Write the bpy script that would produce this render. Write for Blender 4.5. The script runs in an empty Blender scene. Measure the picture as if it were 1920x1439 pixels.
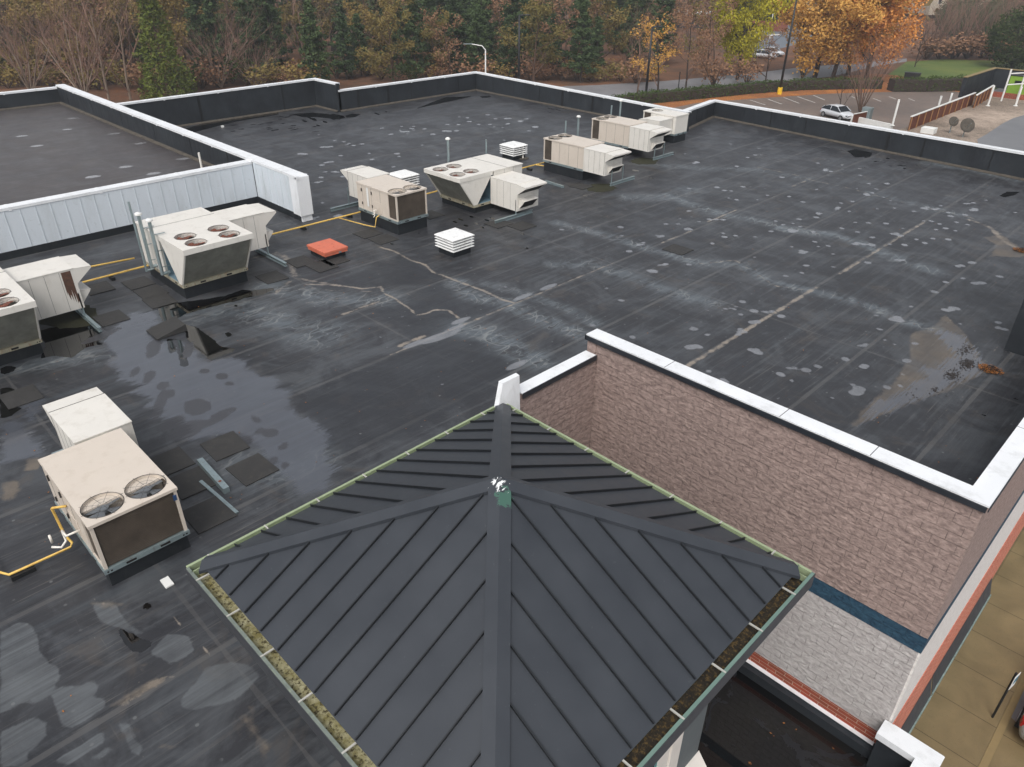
import bpy, bmesh, math, random
import numpy as np
from mathutils import Vector, Matrix
random.seed(7); np.random.seed(7)
S = bpy.context.scene
col = S.collection
R = math.radians
# ---------------------------------------------------------------- camera (24 mm drone lens, ten metres over the roof)
PITCH, YAW, ROLL, FPX, H = 0.540101376, 0.782787378, -0.00972544706, 1382.08, 10.0
def cam_axes():
    f = Vector((-math.sin(YAW)*math.cos(PITCH), math.cos(YAW)*math.cos(PITCH), -math.sin(PITCH)))
    r = f.cross(Vector((0, 0, 1))).normalized(); d = f.cross(r)
    return (math.cos(ROLL)*r+math.sin(ROLL)*d, -math.sin(ROLL)*r+math.cos(ROLL)*d, f)
CR, CD, CF = cam_axes()
cam = bpy.data.cameras.new('camera'); camo = bpy.data.objects.new('camera', cam); col.objects.link(camo)
m3 = Matrix((CR, -CD, -CF)).transposed()
camo.matrix_world = Matrix.Translation((0, 0, H)) @ m3.to_4x4()
cam.sensor_width = 36; cam.lens = FPX/1920*36; cam.clip_end = 3000; cam.clip_start = .1
S.camera = camo
# ---------------------------------------------------------------- sky, sun, exposure (overcast)
SUN_EL, SUN_ROT = R(52), R(150)
w = bpy.data.worlds.new('World'); S.world = w; w.use_nodes = True
nt = w.node_tree; bg = nt.nodes['Background']
sky = nt.nodes.new('ShaderNodeTexSky'); sky.sky_type = 'NISHITA'; sky.sun_disc = False
sky.sun_elevation = SUN_EL; sky.sun_rotation = SUN_ROT; sky.air_density = 1.0; sky.dust_density = 4.0; sky.ozone_density = 1.0
hs = nt.nodes.new('ShaderNodeHueSaturation'); hs.inputs['Saturation'].default_value = 0.25
nt.links.new(sky.outputs[0], hs.inputs['Color']); nt.links.new(hs.outputs[0], bg.inputs[0]); bg.inputs[1].default_value = 0.15
sun = bpy.data.lights.new('sun', 'SUN'); sun.energy = 0.9; sun.angle = R(25); sun.color = (1.0, .97, .93)
suno = bpy.data.objects.new('sun', sun); col.objects.link(suno)
sd = Vector((math.sin(SUN_ROT)*math.cos(SUN_EL), math.cos(SUN_ROT)*math.cos(SUN_EL), math.sin(SUN_EL)))
suno.rotation_euler = sd.to_track_quat('Z', 'Y').to_euler()
S.view_settings.view_transform = 'Standard'; S.view_settings.look = 'None'
S.view_settings.exposure = 0.28; S.view_settings.gamma = 1
# ---------------------------------------------------------------- helpers
def ray(x, y):
    return CR*((x-960)/FPX)+CD*((y-719.5)/FPX)+CF
def gp(x, y, z=0.0):
    d = ray(x, y); t = (z-H)/d.z; return Vector((d.x*t, d.y*t, z))
def gx(x, y, X):
    d = ray(x, y); t = X/d.x; return Vector((X, d.y*t, H+d.z*t))
def gy(x, y, Y):
    d = ray(x, y); t = Y/d.y; return Vector((d.x*t, Y, H+d.z*t))
def lin(c):
    return c/12.92 if c <= .04045 else ((c+.055)/1.055)**2.4
def C(r, g, b): return (lin(r/255), lin(g/255), lin(b/255), 1)

def tag(o, label=None, cat=None, group=None, kind=None):
    if label: o['label'] = label
    if cat: o['category'] = cat
    if group: o['group'] = group
    if kind: o['kind'] = kind
    return o
def thing(name, label, cat, loc=(0, 0, 0), rz=0, group=None, kind=None):
    o = bpy.data.objects.new(name, None); col.objects.link(o); o.empty_display_size = .3
    o.location = loc; o.rotation_euler = (0, 0, rz)
    return tag(o, label, cat, group, kind)
class MB:
    """collects shapes; build() links them as one mesh"""
    def __init__(s): s.v = []; s.f = []; s.m = []; s.k = 0
    def mat(s, k): s.k = k; return s
    def face(s, pts):
        n = len(s.v); s.v += [tuple(p) for p in pts]; s.f.append(tuple(range(n, n+len(pts)))); s.m.append(s.k); return s
    def add(s, vs, fs):
        n = len(s.v); s.v += [tuple(p) for p in vs]; s.f += [tuple(i+n for i in f) for f in fs]; s.m += [s.k]*len(fs); return s
    def box(s, x0, y0, z0, x1, y1, z1):
        x0, x1 = sorted((x0, x1)); y0, y1 = sorted((y0, y1)); z0, z1 = sorted((z0, z1))
        return s.add([(x0,y0,z0),(x1,y0,z0),(x1,y1,z0),(x0,y1,z0),(x0,y0,z1),(x1,y0,z1),(x1,y1,z1),(x0,y1,z1)],
                     [(3,2,1,0),(4,5,6,7),(0,1,5,4),(1,2,6,5),(2,3,7,6),(3,0,4,7)])
    def hexa(s, b, t):
        return s.add(list(b)+list(t), [(3,2,1,0),(4,5,6,7),(0,1,5,4),(1,2,6,5),(2,3,7,6),(3,0,4,7)])
    def prism(s, poly, z0, z1):
        n = len(poly); vs = [(p[0],p[1],z0) for p in poly]+[(p[0],p[1],z1) for p in poly]
        return s.add(vs, [tuple(range(n-1,-1,-1)), tuple(range(n,2*n))]+[(i,(i+1)%n,n+(i+1)%n,n+i) for i in range(n)])
    def extr(s, poly, vec):
        n = len(poly); v = Vector(vec); P = [Vector(p) for p in poly]
        return s.add(P+[p+v for p in P], [tuple(range(n-1,-1,-1)), tuple(range(n,2*n))]+[(i,(i+1)%n,n+(i+1)%n,n+i) for i in range(n)])
    def bar(s, a, b, w, h=None, up=(0,0,1)):
        h = h or w; a = Vector(a); b = Vector(b); d = (b-a).normalized(); u = Vector(up)
        if abs(d.dot(u)) > .98: u = Vector((1,0,0))
        x = d.cross(u).normalized(); y = x.cross(d).normalized(); x *= w/2; y *= h/2
        return s.hexa([a-x-y,a+x-y,b+x-y,b-x-y],[a-x+y,a+x+y,b+x+y,b-x+y])
    def tube(s, pts, r, n=8, r1=None, cap=True):
        pts = [Vector(p) for p in pts]; m = len(pts); vs = []; fs = []
        ref = None
        for i, p in enumerate(pts):
            d = (pts[min(i+1,m-1)]-pts[max(i-1,0)]).normalized()
            if ref is None:
                ref = Vector((0,0,1)) if abs(d.z) < .9 else Vector((1,0,0))
            x = d.cross(ref).normalized(); y = d.cross(x).normalized(); ref = x.cross(d) if True else ref
            if r1 is None: rr = r if not hasattr(r, '__len__') else r[i]
            else: rr = r+(r1-r)*i/(m-1)
            for k in range(n):
                a = 2*math.pi*k/n; vs.append(p+x*(rr*math.cos(a))+y*(rr*math.sin(a)))
        for i in range(m-1):
            for k in range(n):
                fs.append((i*n+k, i*n+(k+1)%n, (i+1)*n+(k+1)%n, (i+1)*n+k))
        if cap: fs.append(tuple(range(n-1,-1,-1))); fs.append(tuple((m-1)*n+k for k in range(n)))
        return s.add(vs, fs)
    def cyl(s, x, y, z0, z1, r, n=24, r1=None):
        r1 = r if r1 is None else r1
        vs = [(x+r*math.cos(2*math.pi*k/n), y+r*math.sin(2*math.pi*k/n), z0) for k in range(n)]
        vs += [(x+r1*math.cos(2*math.pi*k/n), y+r1*math.sin(2*math.pi*k/n), z1) for k in range(n)]
        return s.add(vs, [tuple(range(n-1,-1,-1)), tuple(range(n,2*n))]+[(k,(k+1)%n,n+(k+1)%n,n+k) for k in range(n)])
    def ring(s, x, y, z, ro, ri, n=32):
        vs = []
        for r in (ro, ri):
            vs += [(x+r*math.cos(2*math.pi*k/n), y+r*math.sin(2*math.pi*k/n), z) for k in range(n)]
        return s.add(vs, [(k,(k+1)%n,n+(k+1)%n,n+k) for k in range(n)])
    def build(s, name, mats, parent=None, smooth=False, bevel=0, world=False):
        me = bpy.data.meshes.new(name)
        vs = s.v
        if world and parent is not None:
            o = parent.location; vs = [(p[0]-o.x, p[1]-o.y, p[2]-o.z) for p in vs]
        me.from_pydata(vs, [], s.f); me.update()
        if not isinstance(mats, (list, tuple)): mats = [mats]
        for m in mats: me.materials.append(m)
        if len(mats) > 1: me.polygons.foreach_set('material_index', s.m)
        if smooth: me.polygons.foreach_set('use_smooth', [True]*len(me.polygons))
        ob = bpy.data.objects.new(name, me); col.objects.link(ob)
        if parent is not None: ob.parent = parent
        if bevel:
            b = ob.modifiers.new('bevel', 'BEVEL'); b.width = bevel; b.segments = 2; b.limit_method = 'ANGLE'; b.angle_limit = R(40)
        return ob
def copy_tree(o, parent=None):
    c = o.copy(); col.objects.link(c); c.parent = parent
    for ch in [x for x in ALLCH(o)]: copy_tree(ch, c)
    return c
def ALLCH(o): return [x for x in bpy.data.objects if x.parent == o]
# ---------------------------------------------------------------- materials
class NT:
    def __init__(s, name):
        s.m = bpy.data.materials.new(name); s.m.use_nodes = True; s.t = s.m.node_tree
        s.b = s.t.nodes['Principled BSDF']
    def n(s, typ, **kw):
        nd = s.t.nodes.new('ShaderNode'+typ)
        for k, v in kw.items():
            if k in nd.inputs.keys() if isinstance(k, str) else False: pass
            setattr(nd, k, v)
        return nd
    def l(s, a, b): s.t.links.new(a, b)
    def obj(s):
        if not hasattr(s, '_o'): s._o = s.n('TexCoord').outputs['Object']
        return s._o
    def geo(s):
        if not hasattr(s, '_g'): s._g = s.n('NewGeometry').outputs['Position']
        return s._g
    def map(s, v, sc=(1,1,1), rot=(0,0,0), loc=(0,0,0)):
        m = s.n('Mapping'); m.inputs['Scale'].default_value = sc; m.inputs['Rotation'].default_value = rot; m.inputs['Location'].default_value = loc
        s.l(v, m.inputs[0]); return m.outputs[0]
    def noise(s, v, scale, detail=4, rough=.55, dist=0):
        n = s.n('TexNoise'); n.inputs['Scale'].default_value = scale; n.inputs['Detail'].default_value = detail
        n.inputs['Roughness'].default_value = rough; n.inputs['Distortion'].default_value = dist; s.l(v, n.inputs['Vector']); return n.outputs['Fac']
    def ramp(s, v, a, b, c0=(0,0,0,1), c1=(1,1,1,1)):
        r = s.n('ValToRGB'); r.color_ramp.elements[0].position = a; r.color_ramp.elements[1].position = b
        r.color_ramp.elements[0].color = c0; r.color_ramp.elements[1].color = c1; s.l(v, r.inputs[0]); return r.outputs[0]
    def rng(s, v, a, b, c=0, d=1):
        r = s.n('MapRange'); s.l(v, r.inputs[0])
        for i, x in enumerate((a, b, c, d)): r.inputs[i+1].default_value = x
        return r.outputs[0]
    def mix(s, f, a, b, mode='MIX'):
        m = s.n('Mix', data_type='RGBA', blend_type=mode)
        for sock, val in ((m.inputs[0], f), (m.inputs[6], a), (m.inputs[7], b)):
            if isinstance(val, (int, float)): sock.default_value = val
            elif isinstance(val, tuple): sock.default_value = val
            else: s.l(val, sock)
        return m.outputs[2]
    def math(s, op, a, b=None, c=None, clamp=False):
        m = s.n('Math', operation=op, use_clamp=clamp)
        for i, val in enumerate((a, b, c)):
            if val is None: continue
            if isinstance(val, (int, float)): m.inputs[i].default_value = val
            else: s.l(val, m.inputs[i])
        return m.outputs[0]
    def attr(s, name):
        a = s.n('Attribute', attribute_name=name); return a.outputs['Fac']
    def bump(s, h, strength=.3, dist=.02, normal=None):
        b = s.n('Bump'); b.inputs['Strength'].default_value = strength; b.inputs['Distance'].default_value = dist
        s.l(h, b.inputs['Height'])
        if normal is not None: s.l(normal, b.inputs['Normal'])
        return b.outputs[0]
    def done(s, colr=None, rough=None, metal=None, normal=None, spec=None):
        for k, v in (('Base Color', colr), ('Roughness', rough), ('Metallic', metal), ('Normal', normal), ('Specular IOR Level', spec)):
            if v is None: continue
            if isinstance(v, (int, float, tuple)): s.b.inputs[k].default_value = v
            else: s.l(v, s.b.inputs[k])
        return s.m
def simple(name, c, rough=.6, metal=0., var=.15, vs=3., dirt=None, dirt_amt=.3, bump=0, bs=40):
    t = NT(name); o = t.obj()
    n1 = t.noise(o, vs, 5, .6)
    dark = tuple(x*(1-var) for x in c[:3])+(1,); lite = tuple(min(1, x*(1+var*.7)) for x in c[:3])+(1,)
    cc = t.mix(t.rng(n1, .3, .7), dark, lite)
    if dirt:
        n2 = t.noise(t.map(o, (1,1,.35)), vs*2.3, 6, .65)
        cc = t.mix(t.rng(n2, .52, .75, 0, dirt_amt), cc, dirt)
    rg = t.rng(n1, .3, .7, rough*.85, min(1, rough*1.15))
    nm = t.bump(t.noise(o, bs, 3), bump, .01) if bump else None
    return t.done(cc, rg, metal, nm)
def hue_var(name, c1, c2, rough=.8, trans=False):
    """foliage: colour varies by object and by clump"""
    t = NT(name); oi = t.n('ObjectInfo').outputs['Random']; o = t.obj()
    f = t.math('ADD', t.math('MULTIPLY', oi, .55), t.math('MULTIPLY', t.rng(t.noise(o, .45, 3, .6), .3, .7), .55), clamp=True)
    cc = t.mix(f, c1, c2)
    cc = t.mix(t.rng(t.noise(o, 3.1, 2), .35, .65, 0, .32), cc, t.mix(.5, cc, (0, 0, 0, 1)))
    return t.done(cc, rough, spec=.2)
M = {}
M['coping'] = simple('white_coping', C(228,230,232), .45, 0, .05, 1.2, C(140,140,132), .32)
M['coping_edge'] = simple('black_drip_edge', C(38,42,48), .5, 0, .1)
def panel_white():
    t = NT('white_ribbed_panel'); o = t.obj()
    n = t.noise(t.map(o, (1,1,.25)), 2.2, 6, .65)
    cc = t.mix(t.rng(n, .5, .8, 0, .5), C(205,212,218), C(165,170,168))
    cc = t.mix(t.rng(t.noise(o, 11, 3), .62, .75, 0, .35), cc, C(150,155,150))
    return t.done(cc, .5)
M['panel'] = panel_white()
def membrane_wall():
    t = NT('black_wall_membrane'); o = t.obj()
    n = t.noise(o, .9, 5, .6); n2 = t.noise(t.map(o, (2,2,.4)), 2.5, 5, .7)
    cc = t.mix(t.rng(n, .3, .7), C(30,33,38), C(44,49,54))
    cc = t.mix(t.rng(n2, .55, .8, 0, .5), cc, C(62,66,68))
    return t.done(cc, t.rng(n2, .3, .7, .45, .7), normal=t.bump(t.noise(o, 3, 4), .35, .03))
M['membrane'] = membrane_wall()
M['cant'] = simple('dusty_membrane_foot', C(78,72,64), .85, 0, .35, 2.5, C(46,44,42), .9)
M['tan_metal'] = simple('tan_painted_metal', C(206,195,182), .42, 0, .03, 1.6, C(170,154,134), .35)
M['cream_metal'] = simple('cream_painted_metal', C(218,214,206), .45, 0, .04, 1.6, C(160,150,132), .3)
M['galv'] = simple('galvanised_steel', C(150,165,168), .4, .55, .12, 5, C(110,95,75), .5)
M['galv_rust'] = simple('rusting_rail', C(165,160,140), .6, .2, .2, 4, C(135,88,45), .9)
M['dark_in'] = simple('dark_interior', C(28,26,25), .8)
M['rust'] = simple('rusty_fan', C(120,62,42), .75, 0, .35, 9, C(170,150,140), .6)
M['fan_grey'] = simple('grey_fan', C(120,124,128), .4, .5, .2, 6)
M['fan_pale'] = simple('pale_grey_fan', C(112,116,120), .45, .2, .12, 6)
M['guard'] = simple('fan_guard_wire', C(70,68,66), .5, .5)
M['curb'] = simple('unit_curb_membrane', C(30,34,38), .5, 0, .2, 2, C(60,60,58), .4)
M['blue_in'] = simple('blue_grey_sheet', C(120,145,158), .5, .3, .1)
M['louver_white'] = simple('white_louver_paint', C(236,236,234), .45, 0, .04, 2, C(130,122,112), .4)
M['orange'] = simple('orange_paint', C(206,112,86), .6, 0, .1, 3, C(170,80,55), .6)
M['yellow'] = simple('yellow_pipe_paint', C(222,184,96), .5, 0, .12, 4, C(150,100,50), .6)
M['pvc'] = simple('white_pvc', C(228,224,216), .4, 0, .06)
M['pad'] = simple('walkway_pad', C(50,49,48), .75, 0, .2, 3, C(74,70,64), .5, .4, 90)
M['black'] = simple('black_paint', C(26,27,29), .5)
M['white'] = simple('white_paint', C(226,226,222), .5, 0, .06)
M['red'] = simple('red_paint', C(190,40,40), .5)
M['moss'] = simple('moss_patch', C(44,44,24), .95, 0, .4, 6, C(30,26,16), .7, .8, 30)
def coil_mat(name, c):
    t = NT(name); o = t.obj()
    wv = t.n('TexWave', wave_type='BANDS', bands_direction='Z'); wv.inputs['Scale'].default_value = 9; t.l(o, wv.inputs['Vector'])
    n = t.noise(o, 1.8, 5, .65)
    cc = t.mix(t.rng(n, .3, .7), tuple(x*.7 for x in c[:3])+(1,), tuple(x*1.25 for x in c[:3])+(1,))
    cc = t.mix(t.math('MULTIPLY', wv.outputs['Fac'], .25), cc, (.02,.02,.02,1))
    return t.done(cc, .55, .3, t.bump(wv.outputs['Fac'], .3, .01))
M['coil_brown'] = coil_mat('brown_coil', C(92,82,72))
M['coil_grey'] = coil_mat('grey_coil', C(150,150,140))
def louvre_plain(name, c): return simple(name, c, .5, .2, .1)
def block_mat(name, c1, c2, c3, bw=.4, bh=.2, mortar=C(80,70,66), rough=.9, rel=1.0):
    """rock faced blocks: courses by position (x+y runs along either wall), relief by noise"""
    t = NT(name); g = t.geo()
    sp = t.n('SeparateXYZ'); t.l(g, sp.inputs[0])
    cb = t.n('CombineXYZ'); t.l(t.math('SUBTRACT', sp.outputs[0], sp.outputs[1]), cb.inputs[0]); t.l(sp.outputs[2], cb.inputs[1])
    br = t.n('TexBrick', offset=.5); t.l(cb.outputs[0], br.inputs['Vector'])
    br.inputs['Scale'].default_value = 1; br.inputs['Brick Width'].default_value = bw; br.inputs['Row Height'].default_value = bh
    br.inputs['Mortar Size'].default_value = .006; br.inputs['Mortar Smooth'].default_value = .3
    br.inputs['Color1'].default_value = (0,0,0,1); br.inputs['Color2'].default_value = (1,1,1,1); br.inputs['Mortar'].default_value = (.5,.5,.5,1)
    n1 = t.noise(t.map(g, (1,1,1.7)), 8.5, 8, .66, .3); n2 = t.noise(g, 1.1, 4)
    cc = t.mix(t.rng(n1, .32, .68), c1, c2)
    cc = t.mix(t.rng(br.outputs['Color'], 0, 1, 0, .2), cc, c3)
    cc = t.mix(t.rng(n2, .35, .7, 0, .25), cc, c3)
    cc = t.mix(t.math('MULTIPLY', br.outputs['Fac'], t.rng(t.noise(g, 2.2, 3), .42, .6, .1, .6)), cc, mortar)
    v = t.n('TexVoronoi', feature='F1'); v.inputs['Scale'].default_value = 7; t.l(t.map(g, (1,1,1.5)), v.inputs['Vector'])
    hgt = t.math('ADD', t.math('MULTIPLY', n1, 1.3), t.math('MULTIPLY', v.outputs['Distance'], .2))
    hgt = t.math('ADD', hgt, t.math('MULTIPLY', t.rng(br.outputs['Color'], 0, 1), .35))
    hgt = t.math('SUBTRACT', hgt, t.math('MULTIPLY', br.outputs['Fac'], 1.0))
    return t.done(cc, rough, normal=t.bump(hgt, .95*rel, .036))
M['stone_brown'] = block_mat('brown_block', C(118,101,96), C(184,162,153), C(150,131,124), mortar=C(88,76,72))
M['stone_blue'] = block_mat('blue_painted_block', C(18,50,72), C(52,88,108), C(24,58,80), mortar=C(14,40,60))
M['stone_white'] = block_mat('white_block', C(164,157,155), C(206,202,199), C(184,177,175), mortar=C(130,122,120))
def brick_mat(name, c1, c2, mortar, bw=.4, bh=.1):
    t = NT(name); g = t.geo(); sp = t.n('SeparateXYZ'); t.l(g, sp.inputs[0])
    cb = t.n('CombineXYZ'); t.l(t.math('SUBTRACT', sp.outputs[0], sp.outputs[1]), cb.inputs[0]); t.l(sp.outputs[2], cb.inputs[1])
    br = t.n('TexBrick', offset=.5); t.l(cb.outputs[0], br.inputs['Vector'])
    br.inputs['Scale'].default_value = 1; br.inputs['Brick Width'].default_value = bw; br.inputs['Row Height'].default_value = bh
    br.inputs['Mortar Size'].default_value = .006; br.inputs['Color1'].default_value = c1; br.inputs['Color2'].default_value = c2; br.inputs['Mortar'].default_value = mortar
    cc = t.mix(t.rng(t.noise(g, 7, 4), .3, .7, 0, .35), br.outputs['Color'], C(90,45,35))
    return t.done(cc, .85, normal=t.bump(t.math('SUBTRACT', 1, br.outputs['Fac']), .5, .01))
M['brick'] = brick_mat('red_brick', C(168,74,52), C(140,70,50), C(190,170,150))
M['brick_front'] = brick_mat('salmon_brick', C(214,122,94), C(200,110,84), C(222,176,156), .2, .08)
M['stone_white_front'] = block_mat('pale_front_block', C(206,200,194), C(236,232,228), C(220,214,208), mortar=C(180,174,170), rel=.6)
def hip_metal():
    t = NT('slate_grey_roof_metal'); g = t.geo(); o = t.obj()
    n = t.noise(o, 1.3, 5, .6); n2 = t.noise(o, 14, 4, .7)
    cc = t.mix(t.rng(n, .3, .7), C(47,51,57), C(55,59,65))
    cc = t.mix(t.rng(n2, .66, .72, 0, .18), cc, C(110,116,116))
    # worn paint at the very top of the roof: green undercoat and bare white
    d = t.n('VectorMath', operation='DISTANCE'); t.l(g, d.inputs[0]); d.inputs[1].default_value = (-5.72, 5.50, 3.62)
    d2 = t.n('VectorMath', operation='DISTANCE'); t.l(g, d2.inputs[0]); d2.inputs[1].default_value = (-5.55, 5.46, 3.52)
    n3 = t.noise(g, 9, 4, .6, .5)
    gm = t.math('GREATER_THAN', t.math('SUBTRACT', t.math('MULTIPLY', n3, .5), d2.outputs['Value']), .115)
    cc = t.mix(gm, cc, C(62,96,84))
    wm = t.math('GREATER_THAN', t.math('SUBTRACT', t.math('MULTIPLY', t.noise(t.map(g, (2.2,.6,1), rot=(0,0,.8)), 14, 3, .6, .6), .5), d.outputs['Value']), .19)
    cc = t.mix(wm, cc, C(225,228,228))
    return t.done(cc, t.rng(n, .3, .7, .42, .55), .0, t.bump(n, .08, .02))
M['hip'] = hip_metal()
M['seam'] = simple('roof_seam_metal', C(26,29,33), .5, 0, .1)
M['gutter_green'] = simple('green_gutter_paint', C(150,163,130), .55, 0, .08, 4, C(120,130,100), .4)
M['strap'] = simple('dull_strap', C(186,184,176), .5, .2, .1)
M['gutter_grey'] = simple('grey_green_gutter_edge', C(112,120,112), .5, 0, .12, 5, C(150,160,134), .6)
M['gutter_teal'] = simple('teal_gutter_edge', C(104,128,118), .55, 0, .1)
def gutter_moss(name, a, b, c):
    t = NT(name); g = t.geo()
    cc = t.mix(t.rng(t.noise(g, 6, 6, .7), .35, .62), a, b)
    cc = t.mix(t.rng(t.noise(g, 17, 4, .7), .5, .62), cc, c)
    return t.done(cc, .9, normal=t.bump(t.noise(g, 30, 4), .8, .02))
M['moss_light'] = gutter_moss('mossy_gutter_bed', C(172,168,138), C(118,110,66), C(60,52,30))
M['moss_dark'] = gutter_moss('wet_dark_gutter_bed', C(20,16,11), C(42,34,20), C(84,66,34))
M['stucco'] = simple('grey_stucco', C(92,98,100), .85, 0, .05, 3)
M['trim'] = simple('cream_trim', C(214,208,200), .7, 0, .06)
M['teal'] = simple('teal_window_paint', C(92,140,140), .5)
M['glass'] = simple('dark_window_glass', C(40,62,66), .08)
M['facade'] = simple('facade_render', C(150,135,115), .85)
M['awning'] = simple('dark_grey_awning', C(60,62,66), .55, 0, .1)
M['awning_edge'] = simple('weathered_awning_edge', C(128,146,142), .6, 0, .25, 7, C(80,84,82), .8)
# ---- roof membrane: everything is keyed to real positions on the deck through vertex attributes
def roof_mat(name, upper=False, period=3.06, off=0.474):
    t = NT(name); g = t.geo(); sp = t.n('SeparateXYZ'); t.l(g, sp.inputs[0]); X, Y = sp.outputs[0], sp.outputs[1]
    big = t.noise(g, .16, 6, .62, .4); med = t.noise(g, .9, 6, .65, .3)
    streak = t.noise(t.map(g, (7.5, .32, 1)), 1, 5, .62, .25)
    streak2 = t.noise(t.map(g, (2.2, .12, 1), loc=(9,3,0)), 1, 6, .65, .3)
    fine = t.noise(g, 24, 3)
    base = t.mix(t.rng(big, .35, .65), C(33,34,38) if not upper else C(64,60,61), C(45,46,50) if not upper else C(70,66,66))
    base = t.mix(t.rng(med, .4, .75, 0, .45), base, C(60,60,62) if not upper else C(80,75,74))
    base = t.mix(t.rng(streak, .56, .72, 0, .38), base, C(88,90,92))
    base = t.mix(t.rng(streak2, .56, .72, 0, .30), base, C(84,92,98))
    base = t.mix(t.rng(fine, .68, .76, 0, .35), base, C(110,104,98))
    blot = t.rng(t.math('ADD', t.noise(g, .55, 7, .7, 1.0), t.math('MULTIPLY', streak, .25)), .58, .74)
    base = t.mix(t.math('MULTIPLY', blot, .34), base, C(92,96,100) if not upper else C(86,80,78))
    blot2 = t.rng(t.noise(t.map(g, (1,1,1), loc=(31,7,0)), .8, 6, .72, .8), .56, .66)
    base = t.mix(t.math('MULTIPLY', blot2, .30), base, C(84,76,68))
    lines = t.noise(t.map(g, (26, .55, 1)), 1, 4, .6, .1)
    lmask = t.rng(t.noise(t.map(g, (1,1,1), loc=(3,17,0)), .35, 4, .65), .42, .62)
    base = t.mix(t.math('MULTIPLY', t.rng(lines, .60, .66, 0, .55), lmask), base, C(104,102,98))
    base = t.mix(t.math('MULTIPLY', t.rng(lines, .40, .34, 0, .5), lmask), base, C(26,27,30))
    xl = t.noise(t.map(g, (.5, 14, 1)), 1, 4, .65, .2)
    base = t.mix(t.math('MULTIPLY', t.rng(xl, .66, .70, 0, .3), lmask), base, C(104,102,98))
    spk = t.noise(g, 7, 3, .75)
    base = t.mix(t.rng(spk, .71, .73, 0, .5), base, C(120,116,108))
    # sheet laps
    def lap(co, per, o, wd, amt, colr, bs):
        f = t.math('ABSOLUTE', t.math('SUBTRACT', t.math('FRACT', t.math('ADD', t.math('DIVIDE', co, per), o)), .5))
        wob = t.math('MULTIPLY', t.math('SUBTRACT', t.noise(g, 1.5, 3), .5), .012)
        mk = t.math('LESS_THAN', t.math('ADD', f, wob), wd/per/2)
        return t.mix(t.math('MULTIPLY', mk, t.rng(t.noise(g, .5, 4, .7), .3, .7, amt*.25, amt)), bs, colr), mk
    base, mk = lap(X, period, off, .11, .7, C(90,89,88), base)
    base, mk3 = lap(X, period, off+.035, .03, .5, C(24,25,27), base)
    base, mk2 = lap(Y, 9.0, .23, .07, .6, C(86,85,84), base)
    base, mk4 = lap(X, period, off+.5, .05, .35, C(84,82,80), base)
    rough = t.rng(med, .3, .7, .38, .62)
    h = t.math('ADD', t.math('ADD', t.math('MULTIPLY', streak, .7), t.math('MULTIPLY', lines, .22)), t.math('MULTIPLY', t.noise(g, 2.5, 4), .5))
    nb = t.math('SUBTRACT', t.noise(g, 2.6, 6, .7, .4), .5)
    if not upper:
        dp = t.rng(t.math('ADD', t.attr('deep'), t.math('MULTIPLY', nb, .5)), -.10, .12)
        base = t.mix(t.math('MULTIPLY', dp, .62), base, C(36,38,43))
        pl = t.rng(t.math('ADD', t.attr('pale'), t.math('MULTIPLY', nb, .16)), -.012, .02)
        base = t.mix(t.math('MULTIPLY', pl, t.rng(t.math('ADD', streak, t.math('MULTIPLY', med, .6)), .6, 1.0, .2, .8)), base, C(98,102,105))
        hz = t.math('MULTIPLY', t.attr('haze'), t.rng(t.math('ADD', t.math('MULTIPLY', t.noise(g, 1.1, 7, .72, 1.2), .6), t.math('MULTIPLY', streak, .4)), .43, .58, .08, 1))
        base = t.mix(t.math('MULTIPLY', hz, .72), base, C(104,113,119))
        # tide marks: thin pale contour lines, strongest where the water runs
        for sc_, wd_, am_, lo_ in ((.9, .008, .55, (0,0,0)), (1.6, .012, .35, (11,4,0)), (.45, .005, .6, (2,21,0))):
            f_ = t.noise(t.map(g, (1.25, .6, 1), loc=lo_), sc_, 2.5, .5, .25); ln = t.rng(t.math('ABSOLUTE', t.math('SUBTRACT', f_, .5)), wd_*.35, wd_, 1, 0)
            gate = t.rng(t.math('ADD', t.attr('haze'), t.rng(t.noise(g, .25, 3), .5, .75, 0, .2)), .15, .8, 0, am_)
            base = t.mix(t.math('MULTIPLY', ln, gate), base, C(136,138,136))
            side = t.math('MULTIPLY', t.rng(f_, .5, .56, .5, 0), t.math('GREATER_THAN', f_, .5)); base = t.mix(t.math('MULTIPLY', side, gate), base, C(98,106,112))
        # fastener dots in rows under the membrane
        fx = t.math('ABSOLUTE', t.math('SUBTRACT', t.math('FRACT', t.math('DIVIDE', X, .765)), .5)); fy = t.math('ABSOLUTE', t.math('SUBTRACT', t.math('FRACT', t.math('DIVIDE', Y, .61)), .5))
        dd = t.math('SQRT', t.math('ADD', t.math('POWER', t.math('MULTIPLY', fx, .765), 2), t.math('POWER', t.math('MULTIPLY', fy, .61), 2)))
        base = t.mix(t.math('MULTIPLY', t.rng(dd, .022, .034, 1, 0), t.rng(t.noise(g, 1.7, 3, .7), .5, .62, 0, .55)), base, C(112,114,114))
        stn = t.attr('stain'); sh = t.rng(t.math('ADD', stn, t.math('MULTIPLY', nb, 1.1)), .40, .62)
        base = t.mix(t.math('MULTIPLY', sh, .85), base, C(144,134,122))
        tn = t.attr('tan'); th = t.rng(t.math('ADD', tn, t.math('MULTIPLY', nb, .35)), .0, .08)
        base = t.mix(t.math('MULTIPLY', th, t.rng(med, .35, .65, .2, .72)), base, C(112,102,90))
        pd = t.rng(t.math('ADD', t.math('ADD', t.attr('pond'), t.math('MULTIPLY', nb, .3)), t.math('MULTIPLY', t.math('SUBTRACT', lines, .52), 1.1)), -.01, .02)
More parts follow.
